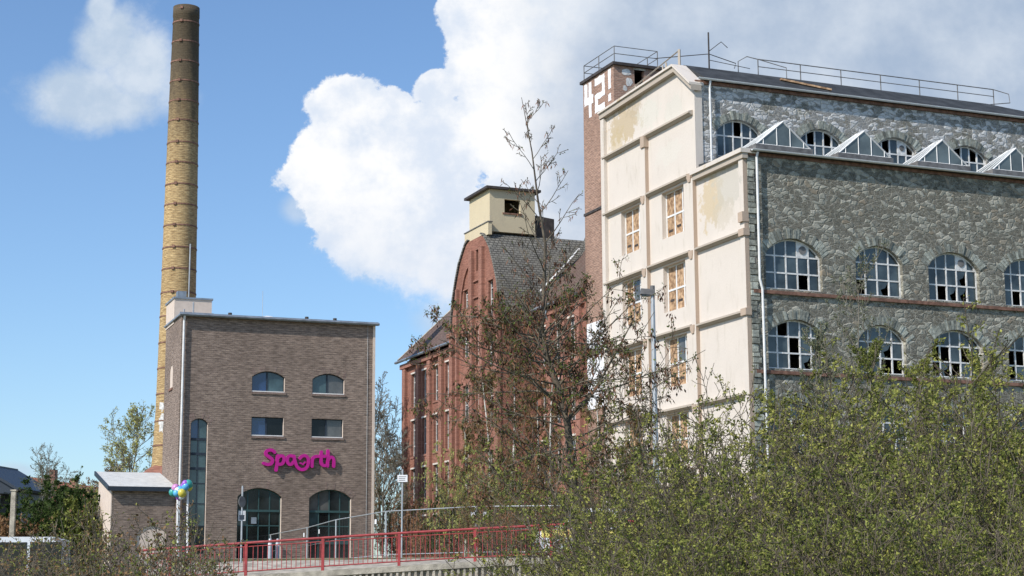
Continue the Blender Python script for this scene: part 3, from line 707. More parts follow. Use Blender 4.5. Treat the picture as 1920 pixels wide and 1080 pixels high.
# tiled wing roof, slope .97, ridge at x=6.2
mb = MB(); sl = (24.0-21.25)/(3.64-.79)
e0, zr0 = -.5, 19.55
def rz(x): return zr0+(x-e0)*sl
rx = 5.6
mb.hexa([(e0, 19.2, rz(e0)-.15), (e0, 52.55, rz(e0)-.15), (rx, 52.55, rz(rx)-.15), (rx, 19.2, rz(rx)-.15)], [(e0, 19.2, rz(e0)), (e0, 52.55, rz(e0)), (rx, 52.55, rz(rx)), (rx, 19.2, rz(rx))])
mb.hexa([(12.6, 52.55, 19.2), (12.6, 19.2, 19.2), (rx, 19.2, rz(rx)-.18), (rx, 52.55, rz(rx)-.18)], [(12.6, 52.55, 19.35), (12.6, 19.2, 19.35), (rx, 19.2, rz(rx)-.03), (rx, 52.55, rz(rx)-.03)])
mb.build('tiled_roof', 'tile', red)
for (a, b) in ((19.3, 26.2), (35.4, 52.6)):
    MB().tube([(e0-.05, a, 19.5), (e0-.05, b, 19.5)], .1, 6).build('gutter', 'zinc', red)
MB().tube([(e0+.1, 52.5, 19.7), (rx, 52.5, rz(rx)+.03)], .05, 4).build('verge', 'concrete', red)
# gable projection
gy0, gy1, gc = 26.55, 35.05, 30.85
prof = [(4.28, 3.0), (4.28, 18.9), (4.15, 20.2), (3.85, 21.4), (3.3, 22.6), (2.75, 23.6), (2.2, 24.2), (1.6, 24.75), (1.2, 24.92)]
gout = [(gc+a, z) for a, z in prof]+[(gc-a, z) for a, z in prof[::-1]]
gh = [rect(32.55, .5, 17.27, 19.2), rect(28.15, .48, 16.1, 18.1), rect(28.1, .4, 19.3, 21.7), rect(32.5, .36, 20.5, 21.75), rect(30.4, .22, 22.7, 24.1),
      rect(32.55, .5, 12.9, 15.4), rect(28.15, .48, 12.3, 14.8), rect(32.55, .5, 8.6, 11.2), rect(28.15, .48, 8.2, 10.8), rect(30.35, .4, 16.5, 19), rect(30.35, .4, 12.5, 15), rect(30.35, .4, 8.4, 11)]
MB().prism(gout, 'y', -2.5, -2.1, gh).build('gable_front', 'rbrick', red)
for q in gh:
    c = (q[0][0]+q[1][0])/2; hw = (q[1][0]-q[0][0])/2; z0, z1 = q[0][1], q[2][1]
    if hw > .3: window(red, 'y', -2.32, c, hw, z0, z1, z1, [c], [z0+(z1-z0)*.5, z0+(z1-z0)*.8], 'oldwhite', 'oglass', fw=.04, bar=.06, broken=[(1, 1), (0, 0)] if z0 < 19.2 else [(0, 0), (1, 0), (1, 1), (0, 2)])
    MB().box(-2.54, -2.48, c-hw-.1, c+hw+.1, z1, z1+.1).build('lintel', 'rbrick2', red)
for (a, b, zt) in ((30.95, 31.5, 24.1), (29.15, 29.7, 24.1), (34.55, 35.1, 18.9), (26.5, 27.05, 18.9), (33.7, 33.95, 22.0), (27.05, 27.2, 20.0)):
    MB().box(-2.72, -2.5, a, b, 3, zt).build('pilaster', 'rbrick2', red)
for z in (22.0, 20.9, 19.9): MB().box(-2.62, -2.5, 29.72, 30.93, z, z+.12).build('brick_band', 'rbrick2', red)
for a, b in ((26.4, 27.3), (34.2, 35.25)): MB().box(-2.85, -2.4, a, b, 18.9, 19.15).build('cornice', 'rbrick2', red)
gs = MB(); gs.box(-2.1, .0, gy0, gy0+.35, 3, 19.3); gs.box(-2.1, .0, gy1-.35, gy1, 3, 19.3); gs.build('side_wall', 'rbrick', red)
# blind arch moulding on the gable
mb = MB()
arcp = [(33.5, 19.4), (33.45, 20.6), (33.2, 21.6), (32.7, 22.6), (32.2, 23.1), (31.9, 23.2)]
for p, q in zip(arcp[:-1], arcp[1:]): mb.hexa([(-2.5, p[0], p[1]), (-2.62, p[0], p[1]), (-2.62, p[0]-.14, p[1]-.02), (-2.5, p[0]-.14, p[1]-.02)], [(-2.5, q[0], q[1]), (-2.62, q[0], q[1]), (-2.62, q[0]-.14, q[1]-.02), (-2.5, q[0]-.14, q[1]-.02)])
mb.build('arch_moulding', 'rbrick2', red)
# slate mansard: bell profile swept back
pr = [(4.62, 19.45), (4.45, 19.75), (4.32, 20.4), (4.02, 21.6), (3.46, 22.8), (2.85, 23.85)]
pr2 = [(2.85, 23.85), (2.3, 24.4), (1.7, 24.95), (1.2, 25.1)]
def sweep(prf, x0, x1, th, m, nm):
    mb = MB()
    for s_ in (1, -1):
        for p, q in zip(prf[:-1], prf[1:]):
            mb.hexa([(x0, gc+s_*p[0], p[1]), (x1, gc+s_*p[0], p[1]), (x1, gc+s_*q[0], q[1]), (x0, gc+s_*q[0], q[1])],
                    [(x0, gc+s_*(p[0]-th), p[1]-th*.6), (x1, gc+s_*(p[0]-th), p[1]-th*.6), (x1, gc+s_*(q[0]-th), q[1]-th*.6), (x0, gc+s_*(q[0]-th), q[1]-th*.6)])
    return mb.build(nm, m, red)
sweep(pr, -2.62, 9, .14, 'slate', 'slate_roof'); sweep(pr2, -2.6, 9, .14, 'slate2', 'slate_roof')
MB().box(-2.0, 9, gc-1.3, gc+1.3, 24.9, 25.03).build('ridge', 'zinc', red)
mb = MB(); mb.box(-2.62, -2.45, gc-4.75, gc-4.2, 19.3, 19.5)
mb.build('eaves_board', 'iron', red)
# higher slate roof behind with dark dormer
mb = MB(); mb.prism([(4.3, 24.2), (5.2, 26.5), (8.5, 26.5), (12.4, 19.4)], 'x', 19.3, 29.2); mb.build('rear_slate_roof', 'slate', red)
MB().prism([(1.1, 24.9), (2.5, 24.9), (2.5, 26.3), (1.1, 26.45)], 'x', 29.25, 30.3).build('dormer', 'iron', red)
# roof housing
ph = MB(); y0, y1 = 28.98, 32.6
ph.prism([(-2.2, 25.1), (1.0, 25.1), (1.0, 27.9), (-2.2, 27.9)], 'x', y0, y0+.25, [[(-1.16, 26.4), (-.03, 26.4), (-.03, 27.3), (-1.16, 27.3)]])
ph.box(-2.2, -1.95, y0+.25, y1, 25.1, 27.9); ph.box(.75, 1.0, y0+.25, y1, 25.1, 27.9); ph.box(-1.95, .75, y1-.25, y1, 25.1, 27.9)
ph = ph.build('roof_housing', 'pent', red)
MB().box(-2.45, -2.19, y0-.35, y1+.25, 24.8, 25.62).build('parapet', 'pent', ph); MB().box(-2.5, -2.15, y0-.4, y1+.3, 25.62, 25.68).build('coping', 'greyiron', ph)
MB().box(-2.5, 1.35, y0-.25, y1+.25, 27.9, 28.06).build('flat_roof', 'iron', ph)
MB().box(-1.3, .08, y0-.06, y0+.02, 26.3, 26.39).build('sill', 'rust', ph)
MB().box(-.6, 0.0, 26.35, 26.5, 19.5, 19.6).build('flashing', 'zinc', red)
MB().tube([(.3, 26.62, 20.9), (2.2, 27.1, 22.75), (3.6, 27.75, 24.1)], .07, 4).build('valley_flashing', 'whitep', red)
MB().tube([(-.35, 24.3, 19.4), (-.35, 24.3, 18.9), (-.12, 24.3, 18.5), (-.12, 24.3, 3.2)], .06, 6).build('downpipe', 'zinc', red)
MB().tube([(-.5, 35.5, 19.4), (-.45, 35.5, 18.7), (-.3, 35.5, 18.4), (-.3, 35.5, 3.2)], .06, 6).build('downpipe', 'zinc', red)

# ------------------------------------------------------------------ brown brick building with the sign
AO = (-18.186, 95.0)
ab = thing('brick_building', 'narrow four-storey brown brick building with arched windows beside tall chimney', 'building', (AO[0], AO[1], 0), R(90-69.03))
L_ = 10.98; DA = 4.9; ZR = 17.1
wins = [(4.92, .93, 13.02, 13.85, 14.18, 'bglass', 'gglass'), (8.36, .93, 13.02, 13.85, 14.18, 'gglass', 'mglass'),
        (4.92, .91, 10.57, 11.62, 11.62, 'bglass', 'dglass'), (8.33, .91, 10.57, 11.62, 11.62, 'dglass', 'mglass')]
holes = [arch_poly(c, hw, z0, zs, zt) for c, hw, z0, zs, zt, *_ in wins]
holes += [arch_poly(1.13, .47, 4.1, 11.15, 11.43), arch_poly(4.55, 1.23, 3.25, 7.22, 7.7), arch_poly(8.55, 1.21, 3.25, 7.2, 7.68)]
MB().prism([(0, 3.0), (L_, 3.0), (L_, ZR), (0, ZR)], 'x', 0, .45, holes).build('front_wall', 'abrick', ab)
sidew = MB(); sidew.prism([(.45, 3.0), (DA, 3.0), (DA, ZR), (.45, ZR)], 'y', 0, .4, [arch_poly(2.75, .45, 13.35, 14.4, 14.65)])
sidew.box(L_-.4, L_, .45, DA, 3, ZR); sidew.box(.4, L_-.4, DA-.4, DA, 3, ZR)
for zf in (8.2, 12.3): sidew.box(.42, L_-.42, .47, DA-.42, zf, zf+.2)
sidew.build('side_wall', 'abrick', ab)
w_ = MB().prism(arch_poly(2.75, .45, 13.35, 14.4, 14.65), 'y', .02, .1).build('blind_window', 'boxp', ab)
MB().box(-.06, .03, 2.2, 3.3, 13.22, 13.34).build('sill', 'rust', ab)
r2 = random.Random(8)
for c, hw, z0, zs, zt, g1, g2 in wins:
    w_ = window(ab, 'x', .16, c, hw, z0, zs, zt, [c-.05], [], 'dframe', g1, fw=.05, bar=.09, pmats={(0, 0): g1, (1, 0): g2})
    MB().box(c-hw-.0, c+hw, .02, .16, z0+.0, z0+.05).build('sill', 'whitep', w_)
    MB().box(c-hw-.04, c+hw+.06, -.06, .0, z0-.13, z0-.02).build('sill', 'abrick2', ab)
    MB().box(c+hw-.012, c+hw-.002, .005, .155, z0+.06, zs-.02).build('reveal', 'boxp', ab)
    if zt > zs: voussoirs(ab, 'x', -.012, .1, c, hw+.04, zs, zt, 26, .34, 'abrick2', r2, name='brick_arch')
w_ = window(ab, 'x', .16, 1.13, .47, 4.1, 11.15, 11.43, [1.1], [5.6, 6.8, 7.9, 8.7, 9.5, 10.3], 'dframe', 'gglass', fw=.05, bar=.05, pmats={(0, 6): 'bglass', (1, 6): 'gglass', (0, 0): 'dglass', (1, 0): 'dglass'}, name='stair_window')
mb = MB()
for z in (9.5, 10.3, 8.7): mb.box(.7, 1.56, .14, .17, z-.07, z+.07)
mb.build('panel_strip', 'dframe', w_)
MB().box(1.585, 1.598, .005, .155, 4.2, 11.1).build('reveal', 'boxp', ab)
voussoirs(ab, 'x', -.012, .1, 1.13, .52, 11.15, 11.43, 12, .34, 'abrick2', r2, name='brick_arch')
for c, hw in ((4.55, 1.23), (8.55, 1.21)):
    dk = {(0, 3): 'dglass', (1, 3): 'dglass', (2, 3): 'dglass', (3, 3): 'dglass'}
    w_ = window(ab, 'x', .22, c, hw, 3.25, 7.2, 7.69, [c-hw*.5, c, c+hw*.5], [4.75, 5.65, 6.45], 'gframe', 'dglass', fw=.07, bar=.06,
                pmats={(0, 2): 'gglass', (0, 3): 'mglass' if c > 6 else 'dglass', (1, 3): 'mglass' if c > 6 else 'dglass'}, name='arched_window')
    MB().box(c-hw+.05, c+hw-.05, .17, .215, 4.66, 4.85).build('transom', 'gframe', w_); MB().box(c-hw+.05, c+hw-.05, .17, .215, 6.4, 6.52).build('transom', 'gframe', w_)
    if c < 6:
        MB().box(c-hw+.1, c-hw+.5, .15, .165, 5.9, 6.45).build('poster', 'white', w_); MB().box(c-.42, c-.12, .15, .165, 5.75, 6.1).build('poster', 'zinc', w_)
    MB().box(c+hw-.012, c+hw-.002, .005, .2, 3.3, 7.15).build('reveal', 'boxp', ab)
    voussoirs(ab, 'x', -.012, .1, c, hw+.04, 7.2, 7.69, 34, .38, 'abrick2', r2, name='brick_arch')
MB().box(L_-.04, L_+.1, -.04, .2, 3.1, ZR-.05).build('corner_board', 'boxp', ab)
MB().box(-.12, L_+.2, -.2, DA+.1, ZR, ZR+.09).build('roof', 'zinc', ab)
mb = MB(); mb.box(-.14, L_+.22, -.24, -.2, ZR-.08, ZR+.12); mb.tube([(-.16, -.3, ZR-.0), (L_+.25, -.3, ZR-.0)], .08, 6); mb.build('gutter', 'zinc', ab)
downpipe([(.12, -.28, ZR-.05), (.12, -.13, ZR-.35), (.12, -.13, 3.2)], .065, ab)
bx = MB(); bx.box(-.02, 2.1, 2.3, DA+.03, ZR+.09, 18.4); bx = bx.build('roof_box', 'boxp', ab); MB().box(-.08, 2.16, 2.24, DA+.1, 18.4, 18.5).build('coping', 'zinc', bx)
MB().box(-.04, -.02, 2.28, DA+.04, ZR-.15, ZR+.1).build('apron', 'boxp', bx)
MB().box(.25, .75, 2.9, 3.4, 18.5, 18.95).build('flue', 'zinc', bx)
mb = MB(); mb.tube([(.3, 1.0, 17.6), (.3, 1.0, 17.2)], .04, 5)
for (x, y) in ((.2, 1.2), (1.1, 1.2), (1.9, 1.2)): mb.tube([(x, y, ZR), (x, y, ZR+.35)], .03, 5)
mb.tube([(.1, 1.2, ZR+.35), (2.0, 1.2, ZR+.35)], .03, 5); mb.tube([(.85, 1.2, ZR), (.85, 1.2, ZR+.95)], .045, 6); mb.build('guard_rail', 'zinc', ab)
for x in (2.8, 7.2, 8.85): MB().lathe([(.001, ZR), (.06, ZR+.02), (.06, ZR+.25), (.11, ZR+.25), (.11, ZR+.36), (.001, ZR+.38)], x, .6, 10).build('vent', 'iron', ab)
MB().lathe([(.001, ZR+.55)]+[(.55*math.cos(a), ZR+.3+.25*math.sin(a)) for a in (1.3, 1.0, .7, .4, .1)]+[(.6, ZR+.25), (.6, ZR+.1)], 5.3, 2.2, 20).build('skylight_dome', 'white', ab, True)
MB().tube([(5.0, 2.2, ZR), (5.0, 2.2, ZR+2.0)], .012, 4).build('lightning_rod', 'galv', ab)
MB().tube([(L_-.35, -.03, ZR), (L_-.35, -.03, 3.2)], .012, 4).build('lightning_wire', 'galv', ab)

# sign
sg = thing('wall_sign', 'magenta raised lettering fixed on the brown brick wall above the arched windows', 'sign', (AO[0], AO[1], 0), R(90-69.03))
def ribbon(mb, pts, wd, t0, t1, closed=False):
    P = [Vector((p[0], p[1])) for p in pts]
    for _ in range(2):      # smooth
        if len(P) > 3:
            Q = [P[0]]
            for a, b in zip(P[:-1], P[1:]): Q += [a.lerp(b, .25), a.lerp(b, .75)]
            Q.append(P[-1]); P = Q
    Lf, Rt = [], []
    for i, p in enumerate(P):
        d = (P[min(i+1, len(P)-1)]-P[max(i-1, 0)]).normalized(); n = Vector((-d.y, d.x))
        Lf.append(p+n*wd/2); Rt.append(p-n*wd/2)
    for i in range(len(P)-1):
        q = [Lf[i], Lf[i+1], Rt[i+1], Rt[i]]
        e_ = (i % 2)*.0
        mb.hexa([(v.x, t0, v.y) for v in q], [(v.x, t1, v.y) for v in q])
    for e in (0, -1):
        c = P[e]; ring = [(c.x+wd/2*math.cos(a*math.pi/6), c.y+wd/2*math.sin(a*math.pi/6)) for a in range(12)]
        mb.prism(ring, 'x', t0+.002, t1-.002)
def LP(x, y): return (4.62+(x-100)/675*4.15, 9.93-(y-(x-100)*.02-800)/170*1.03-.05)
letters = [[[(212, 838), (195, 820), (160, 815), (130, 832), (132, 862), (165, 882), (195, 905), (190, 938), (155, 952), (112, 938)]],
           [[(240, 868), (236, 930), (228, 1000)], [(243, 890), (262, 868), (292, 872), (302, 905), (288, 940), (258, 950), (238, 940)]],
           [[(388, 880), (360, 864), (332, 880), (325, 915), (342, 948), (368, 948), (386, 925)], [(390, 872), (400, 925), (420, 975), (462, 1000), (505, 985), (524, 945), (526, 895), (500, 866), (465, 868), (445, 892)], [(450, 935), (472, 948), (492, 928)]],
           [[(558, 965), (558, 905), (572, 878), (606, 872)]],
           [[(645, 832), (640, 900), (645, 942), (664, 960), (690, 955)], [(618, 874), (680, 872)]],
           [[(706, 822), (706, 890), (702, 962)], [(708, 908), (722, 882), (748, 880), (762, 905), (760, 965)]]]
names = ['letter_s', 'letter_p', 'letter_o', 'letter_r', 'letter_t', 'letter_h']
for st, nm in zip(letters, names):
    mb = MB()
    for k, pts in enumerate(st): ribbon(mb, [LP(*p) for p in pts],   .178 if k < 2 or nm != 'letter_o' else .09, -.19-.004*k, -.06)
    mb.build('letter', 'magenta', sg)

# shed
sh = thing('brick_shed', 'low brown brick lean-to with pale metal roof left of the brick building', 'shed', (AO[0], AO[1], 0), R(90-69.03))
mb = MB(); mb.prism([(-3.4, 3.0), (-.02, 3.0), (-.02, 7.5), (-3.4, 7.5)], 'x', .3, .6, [arch_poly(-1.25, .8, 3.3, 5.2, 5.6)])
mb.build('front_wall', 'abrick', sh)
MB().prism(arch_poly(-1.25, .8, 3.3, 5.2, 5.6), 'x', .38, .45).build('blind_arch', 'boxp', sh)
MB().prism([(.3, 3), (5.3, 3), (5.3, 8.5), (.6, 7.5), (.3, 7.5)], 'y', -3.45, -3.3).build('side_wall', 'boxp', sh)
mb = MB(); mb.hexa([(-3.6, 0, 7.56), (.0, 0, 7.56), (.0, 5.6, 8.74), (-3.6, 5.6, 8.74)], [(-3.6, 0, 7.64), (.0, 0, 7.64), (.0, 5.6, 8.82), (-3.6, 5.6, 8.82)]); mb.build('roof', 'zincl', sh)
mb = MB(); mb.hexa([(-3.68, -.06, 7.42), (0, -.06, 7.42), (0, 0, 7.42), (-3.68, 0, 7.42)], [(-3.68, -.06, 7.66), (0, -.06, 7.66), (0, 0, 7.66), (-3.68, 0, 7.66)])
mb.hexa([(-3.68, 0, 7.42), (-3.6, 0, 7.42), (-3.6, 5.6, 8.6), (-3.68, 5.6, 8.6)], [(-3.68, 0, 7.66), (-3.6, 0, 7.66), (-3.6, 5.6, 8.84), (-3.68, 5.6, 8.84)]); mb.build('fascia', 'dframe', sh)

# chimney
ch = thing('factory_chimney', 'tall round yellow brick chimney with iron bands and sooty top', 'chimney', (-22.28, 115, 0))
def cr(z):
    pts = [(3, 1.62), (10.4, 1.42), (14, 1.27), (22, 1.15), (27.3, 1.10), (34.7, 1.0), (41.75, .865)]
    for (a, ra), (b, rb) in zip(pts[:-1], pts[1:]):
        if z <= b: return ra+(rb-ra)*(z-a)/(b-a)
    return pts[-1][1]
zs_ = [3, 6, 10.4, 12, 14, 18, 22, 25, 27.3, 31, 34.7, 38, 41.0, 41.0, 41.72]
mb = MB(); prf = [(cr(z), z) for z in zs_[:-2]]+[(cr(41)+.03, 41.05), (cr(41.7)+.03, 41.75), (.62, 41.75), (.6, 38), (.001, 38)]
mb.lathe(prf, 0, 0, 40); mb.build('shaft', 'chim', ch, True)
for z in (41.5, 40.57, 39.16, 37.75, 36.35, 34.96, 33.57, 32.04, 30.62, 29.14, 27.74, 26.31, 24.81, 23.35, 21.76, 20.17, 18.4, 16.7, 15.0, 13.2, 11.6):
    r_ = cr(z); mb = MB(); mb.lathe([(r_-.01, z-.045), (r_+.03, z-.045), (r_+.03, z+.045), (r_-.01, z+.045)], 0, 0, 32)
    a = R(-100); mb.box(r_*math.cos(a)-.09, r_*math.cos(a)+.09, r_*math.sin(a)-.1, r_*math.sin(a)+.02, z-.09, z+.09)
    mb.build('band', 'rust', ch)
mb = MB(); a = R(-47)
mb.tube([(1.2*math.cos(a), 1.2*math.sin(a), 12), (1.14*math.cos(a)+.1, 1.14*math.sin(a)-.1, 25.0)], .05, 5); mb.build('lightning_wire', 'galv', ch)
mb = MB(); mb.lathe([(2.6, 3), (2.6, 9.5), (1.45, 10.3)], 0, 0, 8); mb.build('plinth', 'rbrick', ch)
mb = MB()
for k in range(14):
    a = R(-118+gr.uniform(-16, 16)); z = gr.uniform(12.2, 14.2); rr = cr(z)
    pts = [(rr+.01)*1.0 for _ in range(1)]
    s2 = gr.uniform(.1, .22)
    vs = [((rr+.006+.001*k)*math.cos(a+da), (rr+.006+.001*k)*math.sin(a+da), z+dz) for da, dz in ((-s2, -.2), (s2*.8, -.25), (s2, .2), (-s2*.7, .26))]
    mb.add(vs, [(0, 1, 2, 3)])
mb.build('paint_patch', 'oldwhite', ch, fix=False)

# ------------------------------------------------------------------ red railing along the pavement edge
rl = thing('bridge_railing', 'long red steel railing with upright bars climbing gently to the right', 'railing', (0, 61, 0))
x0, x1 = -12.9, 4.6
n = 22
MB().tube([(x0+(x1-x0)*k/n, 0, top_z(x0+(x1-x0)*k/n)) for k in range(n+1)], .042, 8).build('handrail', 'red', rl)
MB().tube([(x0+(x1-x0)*k/n, 0, top_z(x0+(x1-x0)*k/n)-.13) for k in range(n+1)], .018, 5).build('upper_rail', 'red', rl)
MB().tube([(x0+(x1-x0)*k/n, 0, top_z(x0+(x1-x0)*k/n)-.97) for k in range(n+1)], .024, 5).build('lower_rail', 'red', rl)
px_posts = [-11.85, -9.23, -6.58, -3.95, -1.33, 1.3, 3.9]
for x in px_posts:
    MB().box(x-.05, x+.05, -.05, .05, top_z(x)-1.2, top_z(x)-.03).build('post', 'red', rl)
x = x0+.12; b0 = None; nb = 0
while x < 3.1:
    if min(abs(x-p) for p in px_posts) > .08:
        o = MB().box(-.011, .011, -.014, .014, -.97, -.12)
        if b0 is None: b0 = o.build('bar', 'red', rl); b = b0
        else: b = b0.copy(); COL.objects.link(b); b.parent = rl
        b.location = (x, 0, top_z(x)); nb += 1
    x += .165

# ------------------------------------------------------------------ mesh site fence panels
def fence_panel(p, q, hgt, label, nwires=28, tagat=None):
    p = Vector(p); q = Vector(q); d = (q-p); Lh = math.hypot(d.x, d.y); rot = math.atan2(d.y, d.x)
    t = thing('mesh_fence_panel', label, 'fence', (p.x, p.y, p.z), rot, 'mobile mesh fence panels behind the red railing')
    sl_ = d.z/Lh
    fr = MB(); z = lambda u, h: u*sl_+h
    fr.tube([(.03, 0, z(.03, .05)), (.03, 0, z(.03, hgt))], .026, 6); fr.tube([(Lh-.03, 0, z(Lh, .05)), (Lh-.03, 0, z(Lh, hgt))], .026, 6)
    fr.tube([(.03, 0, z(.03, hgt)), (Lh-.03, 0, z(Lh, hgt))], .022, 6); fr.tube([(.03, 0, z(.03, .2)), (Lh-.03, 0, z(Lh, .2))], .02, 6)
    fr.tube([(.03, 0, z(.03, hgt*.55)), (Lh-.03, 0, z(Lh, hgt*.55))], .006, 4)
    fr.build('frame', 'galv', t)
    ms = MB()
    for k in range(1, nwires): u = Lh*k/nwires; ms.tube([(u, 0, z(u, .2)), (u, 0, z(u, hgt))], .0035, 3, False)
    ms.build('wire_mesh', 'greyiron', t)
    f = MB(); f.hexa([(-.15, -.35, 0), (.2, -.35, 0), (.2, .35, 0), (-.15, .35, 0)], [(-.1, -.3, .13), (.15, -.3, .13), (.15, .3, .13), (-.1, .3, .13)]); f.build('foot', 'concrete', t)
    if tagat: MB().box(Lh*tagat-.11, Lh*tagat+.11, -.03, -.015, hgt-.42, hgt-.22).build('info_plate', 'white', t)
    return t
pts = [(-16.98, 110.0, 3.16), (-13.28, 96.5, 3.14), (-10.24, 87.6, 3.15), (-8.07, 80.2, 3.2), (-5.36, 74.0, 3.26), (-1.48, 70.1, 3.24), (2.4, 69.0, 3.2)]
labs = ['farthest grey mesh fence panel low behind the railing at left arch', 'grey mesh fence panel between the two arched doorways', 'grey mesh fence panel in front of right arched doorway',
        'grey mesh fence panel at right corner of brown brick building', 'grey mesh fence panel crossed by the white sign post', 'grey mesh fence panel half hidden by brown twigs']
for i in range(6):
    fence_panel(pts[i], pts[i+1], 2.0, labs[i], tagat=[None, .93, .45, .82, .97, .1][i] if i else None)

# ------------------------------------------------------------------ lamp, poles, signs
lp = thing('street_lamp', 'tall grey street lamp with flat head in front of the cream wall', 'street lamp', (4.08, 50, 2.2))
MB().tube([(0, 0, 0), (0, 0, 3), (0, 0, 8.15)], [.1, .085, .06], 10).build('pole', 'galv', lp)
MB().hexa([(-.36, -.16, 8.08), (.05, -.1, 8.05), (.05, .1, 8.05), (-.36, .16, 8.08)], [(-.34, -.1, 8.25), (.05, -.07, 8.23), (.05, .07, 8.23), (-.34, .1, 8.25)]).build('lamp_head', 'greyiron', lp)
MB().box(-.33, -.08, -.1, .1, 8.03, 8.085).build('lamp_glass', 'mglass', lp)
MB().tube([(0, 0, 8.1), (0, 0, 8.34)], .07, 8).build('cap', 'greyiron', lp)
for i, (x, y, z, lb) in enumerate(((-14.32, 75, 6.1, 'shorter white flagpole under the lower balloons'), (-13.9, 75, 6.6, 'taller white flagpole right beside the balloon bunch'))):
    fp = thing('flagpole', lb, 'flagpole', (x, y, 3.1), 0, 'white flagpoles by the brown building')
    MB().tube([(.08, 0, 0), (0, 0, z-3.1)], [.06, .045], 8).build('pole', 'white', fp); MB().lathe([(.001, z-3.14), (.06, z-3.1), (.001, z-3.02)], 0, 0, 8).build('finial', 'zinc', fp)
for nm, c in (('bal_blue', (.12, .45, .75)), ('bal_purple', (.35, .12, .55)), ('bal_yellow', (.65, .55, .08)), ('bal_white', (.75, .8, .82)), ('bal_green', (.05, .35, .3)), ('bal_pink', (.6, .25, .5))):
    M[nm] = mat(nm, c, rough=.25, var=.03, spec=.5)
bb = thing('balloon_bunch', 'bunch of blue, purple and yellow balloons tied to the white flagpoles', 'balloons', (-14.1, 74.9, 6.2))
for i, (px_, pz_, nm) in enumerate(((-.28, -.1, 'bal_blue'), (-.12, .06, 'bal_blue'), (-.36, .16, 'bal_pink'), (.02, .26, 'bal_purple'), (.18, .24, 'bal_blue'), (.3, .36, 'bal_green'), (.32, .2, 'bal_yellow'), (-.18, -.26, 'bal_purple'),
                               (.0, -.1, 'bal_yellow'), (-.04, -.24, 'bal_white'), (-.5, -.06, 'bal_green'), (.1, .06, 'bal_white'), (.14, .38, 'bal_purple'), (-.22, .02, 'bal_white'))):
    mb = MB(); s_ = .145+.02*(i % 3)
    mb.lathe([(.001, -s_*1.25)]+[(s_*math.cos(a), s_*1.1*math.sin(a)) for a in [-1.2, -.8, -.4, 0, .4, .8, 1.2]]+[(.001, s_*1.1)], 0, 0, 12)
    o = mb.build('balloon', nm, bb, True); o.location = (px_*.85, (i % 4)*.08-.1, pz_*.85); o.rotation_euler = (.3*(i % 3), .4*((i*7) % 5-2)*.5, 0)
sp = thing('road_sign', 'round road sign seen almost edge-on on a grey pole before left arch', 'road sign', (-10.17, 66, 2.9))
MB().tube([(0, 0, 0), (0, 0, 2.95)], .033, 8).build('pole', 'galv', sp)
o = MB().prism([(.21*math.cos(a*math.pi/10), .21*math.sin(a*math.pi/10)) for a in range(20)], 'x', -.012, .012).build('sign_disc', 'greyiron', sp); o.location = (0, -.05, 2.35); o.rotation_euler = (0, 0, R(62))
MB().box(-.09, .1, -.06, -.04, 1.68, 1.86).build('small_plate', 'dframe', sp)
s2 = thing('information_sign', 'small white rectangular sign on grey post left of the red brick factory', 'sign', (-4.41, 70, 3.1))
MB().tube([(-.02, 0, 0), (0, 0, 3.62)], .035, 8).build('pole', 'galv', s2)
MB().box(-.2, .2, -.06, -.04, 3.12, 3.4).build('sign_board', 'white', s2)
for z in (3.33, 3.26, 3.19): MB().box(-.15, .15-.04*(z < 3.3), -.066, -.059, z-.012, z+.012).build('text_line', 'greyiron', s2)
for i, x in enumerate((-9.3, -9.05)):
    b = thing('bollard', ('left' if i == 0 else 'right')+' of two short grey bollards seen through the railing bars', 'bollard', (x, 67.5+.3*i, 3.05), 0, 'grey bollards behind the railing')
    MB().lathe([(.001, 0), (.1, 0), (.08, .1), (.075, .8), (.05, .88), (.001, .9)], 0, 0, 10).build('body', 'galv', b, True)
    MB().lathe([(.079, .6), (.082, .6), (.082, .7), (.079, .7)], 0, 0, 10).build('stripe', 'white', b)

# ------------------------------------------------------------------ van, bus, distant houses
M['vanwhite'] = mat('van white', (.72, .74, .76), rough=.3, var=.05, spec=.5); M['vanyel'] = mat('van yellow', (.70, .60, .16), rough=.35, var=.08, spec=.5)
M['rubber'] = mat('tyre rubber', (.02, .02, .02)); M['redlamp'] = mat('red lamp', (.4, .02, .02), rough=.3)
M['busyel'] = mat('bus yellow', (.62, .42, .03), rough=.4, var=.1)
def vehicle(name, label, cat, loc, rot, Lv, Wv, prof, body, beltm, wins_, wheels, belt):
    t = thing(name, label, cat, loc, rot)
    MB().prism(prof, 'x', 0, Wv).build('body', body, t)
    for q, wname in wins_:
        MB().prism(q, 'x', -.012, .004).build(wname, 'dglass', t); MB().prism(q, 'x', Wv-.004, Wv+.012).build(wname, 'dglass', t)
    MB().box(prof[0][0]+.05, prof[1][0]-.05, -.016, .002, belt[0], belt[1]).build('stripe', beltm, t)
    for x in wheels:
        for y in (.0, Wv-.24):
            wl = MB().prism([(x+.33*math.cos(a*math.pi/12), .33+.33*math.sin(a*math.pi/12)) for a in range(24)], 'x', y-.02, y+.24).build('wheel', 'rubber', t)
            MB().prism([(x+.2*math.cos(a*math.pi/12), .33+.2*math.sin(a*math.pi/12)) for a in range(24)], 'x', y-.035 if y < .5 else y+.24, y-.02 if y < .5 else y+.255).build('rim', 'galv', wl)
    return t
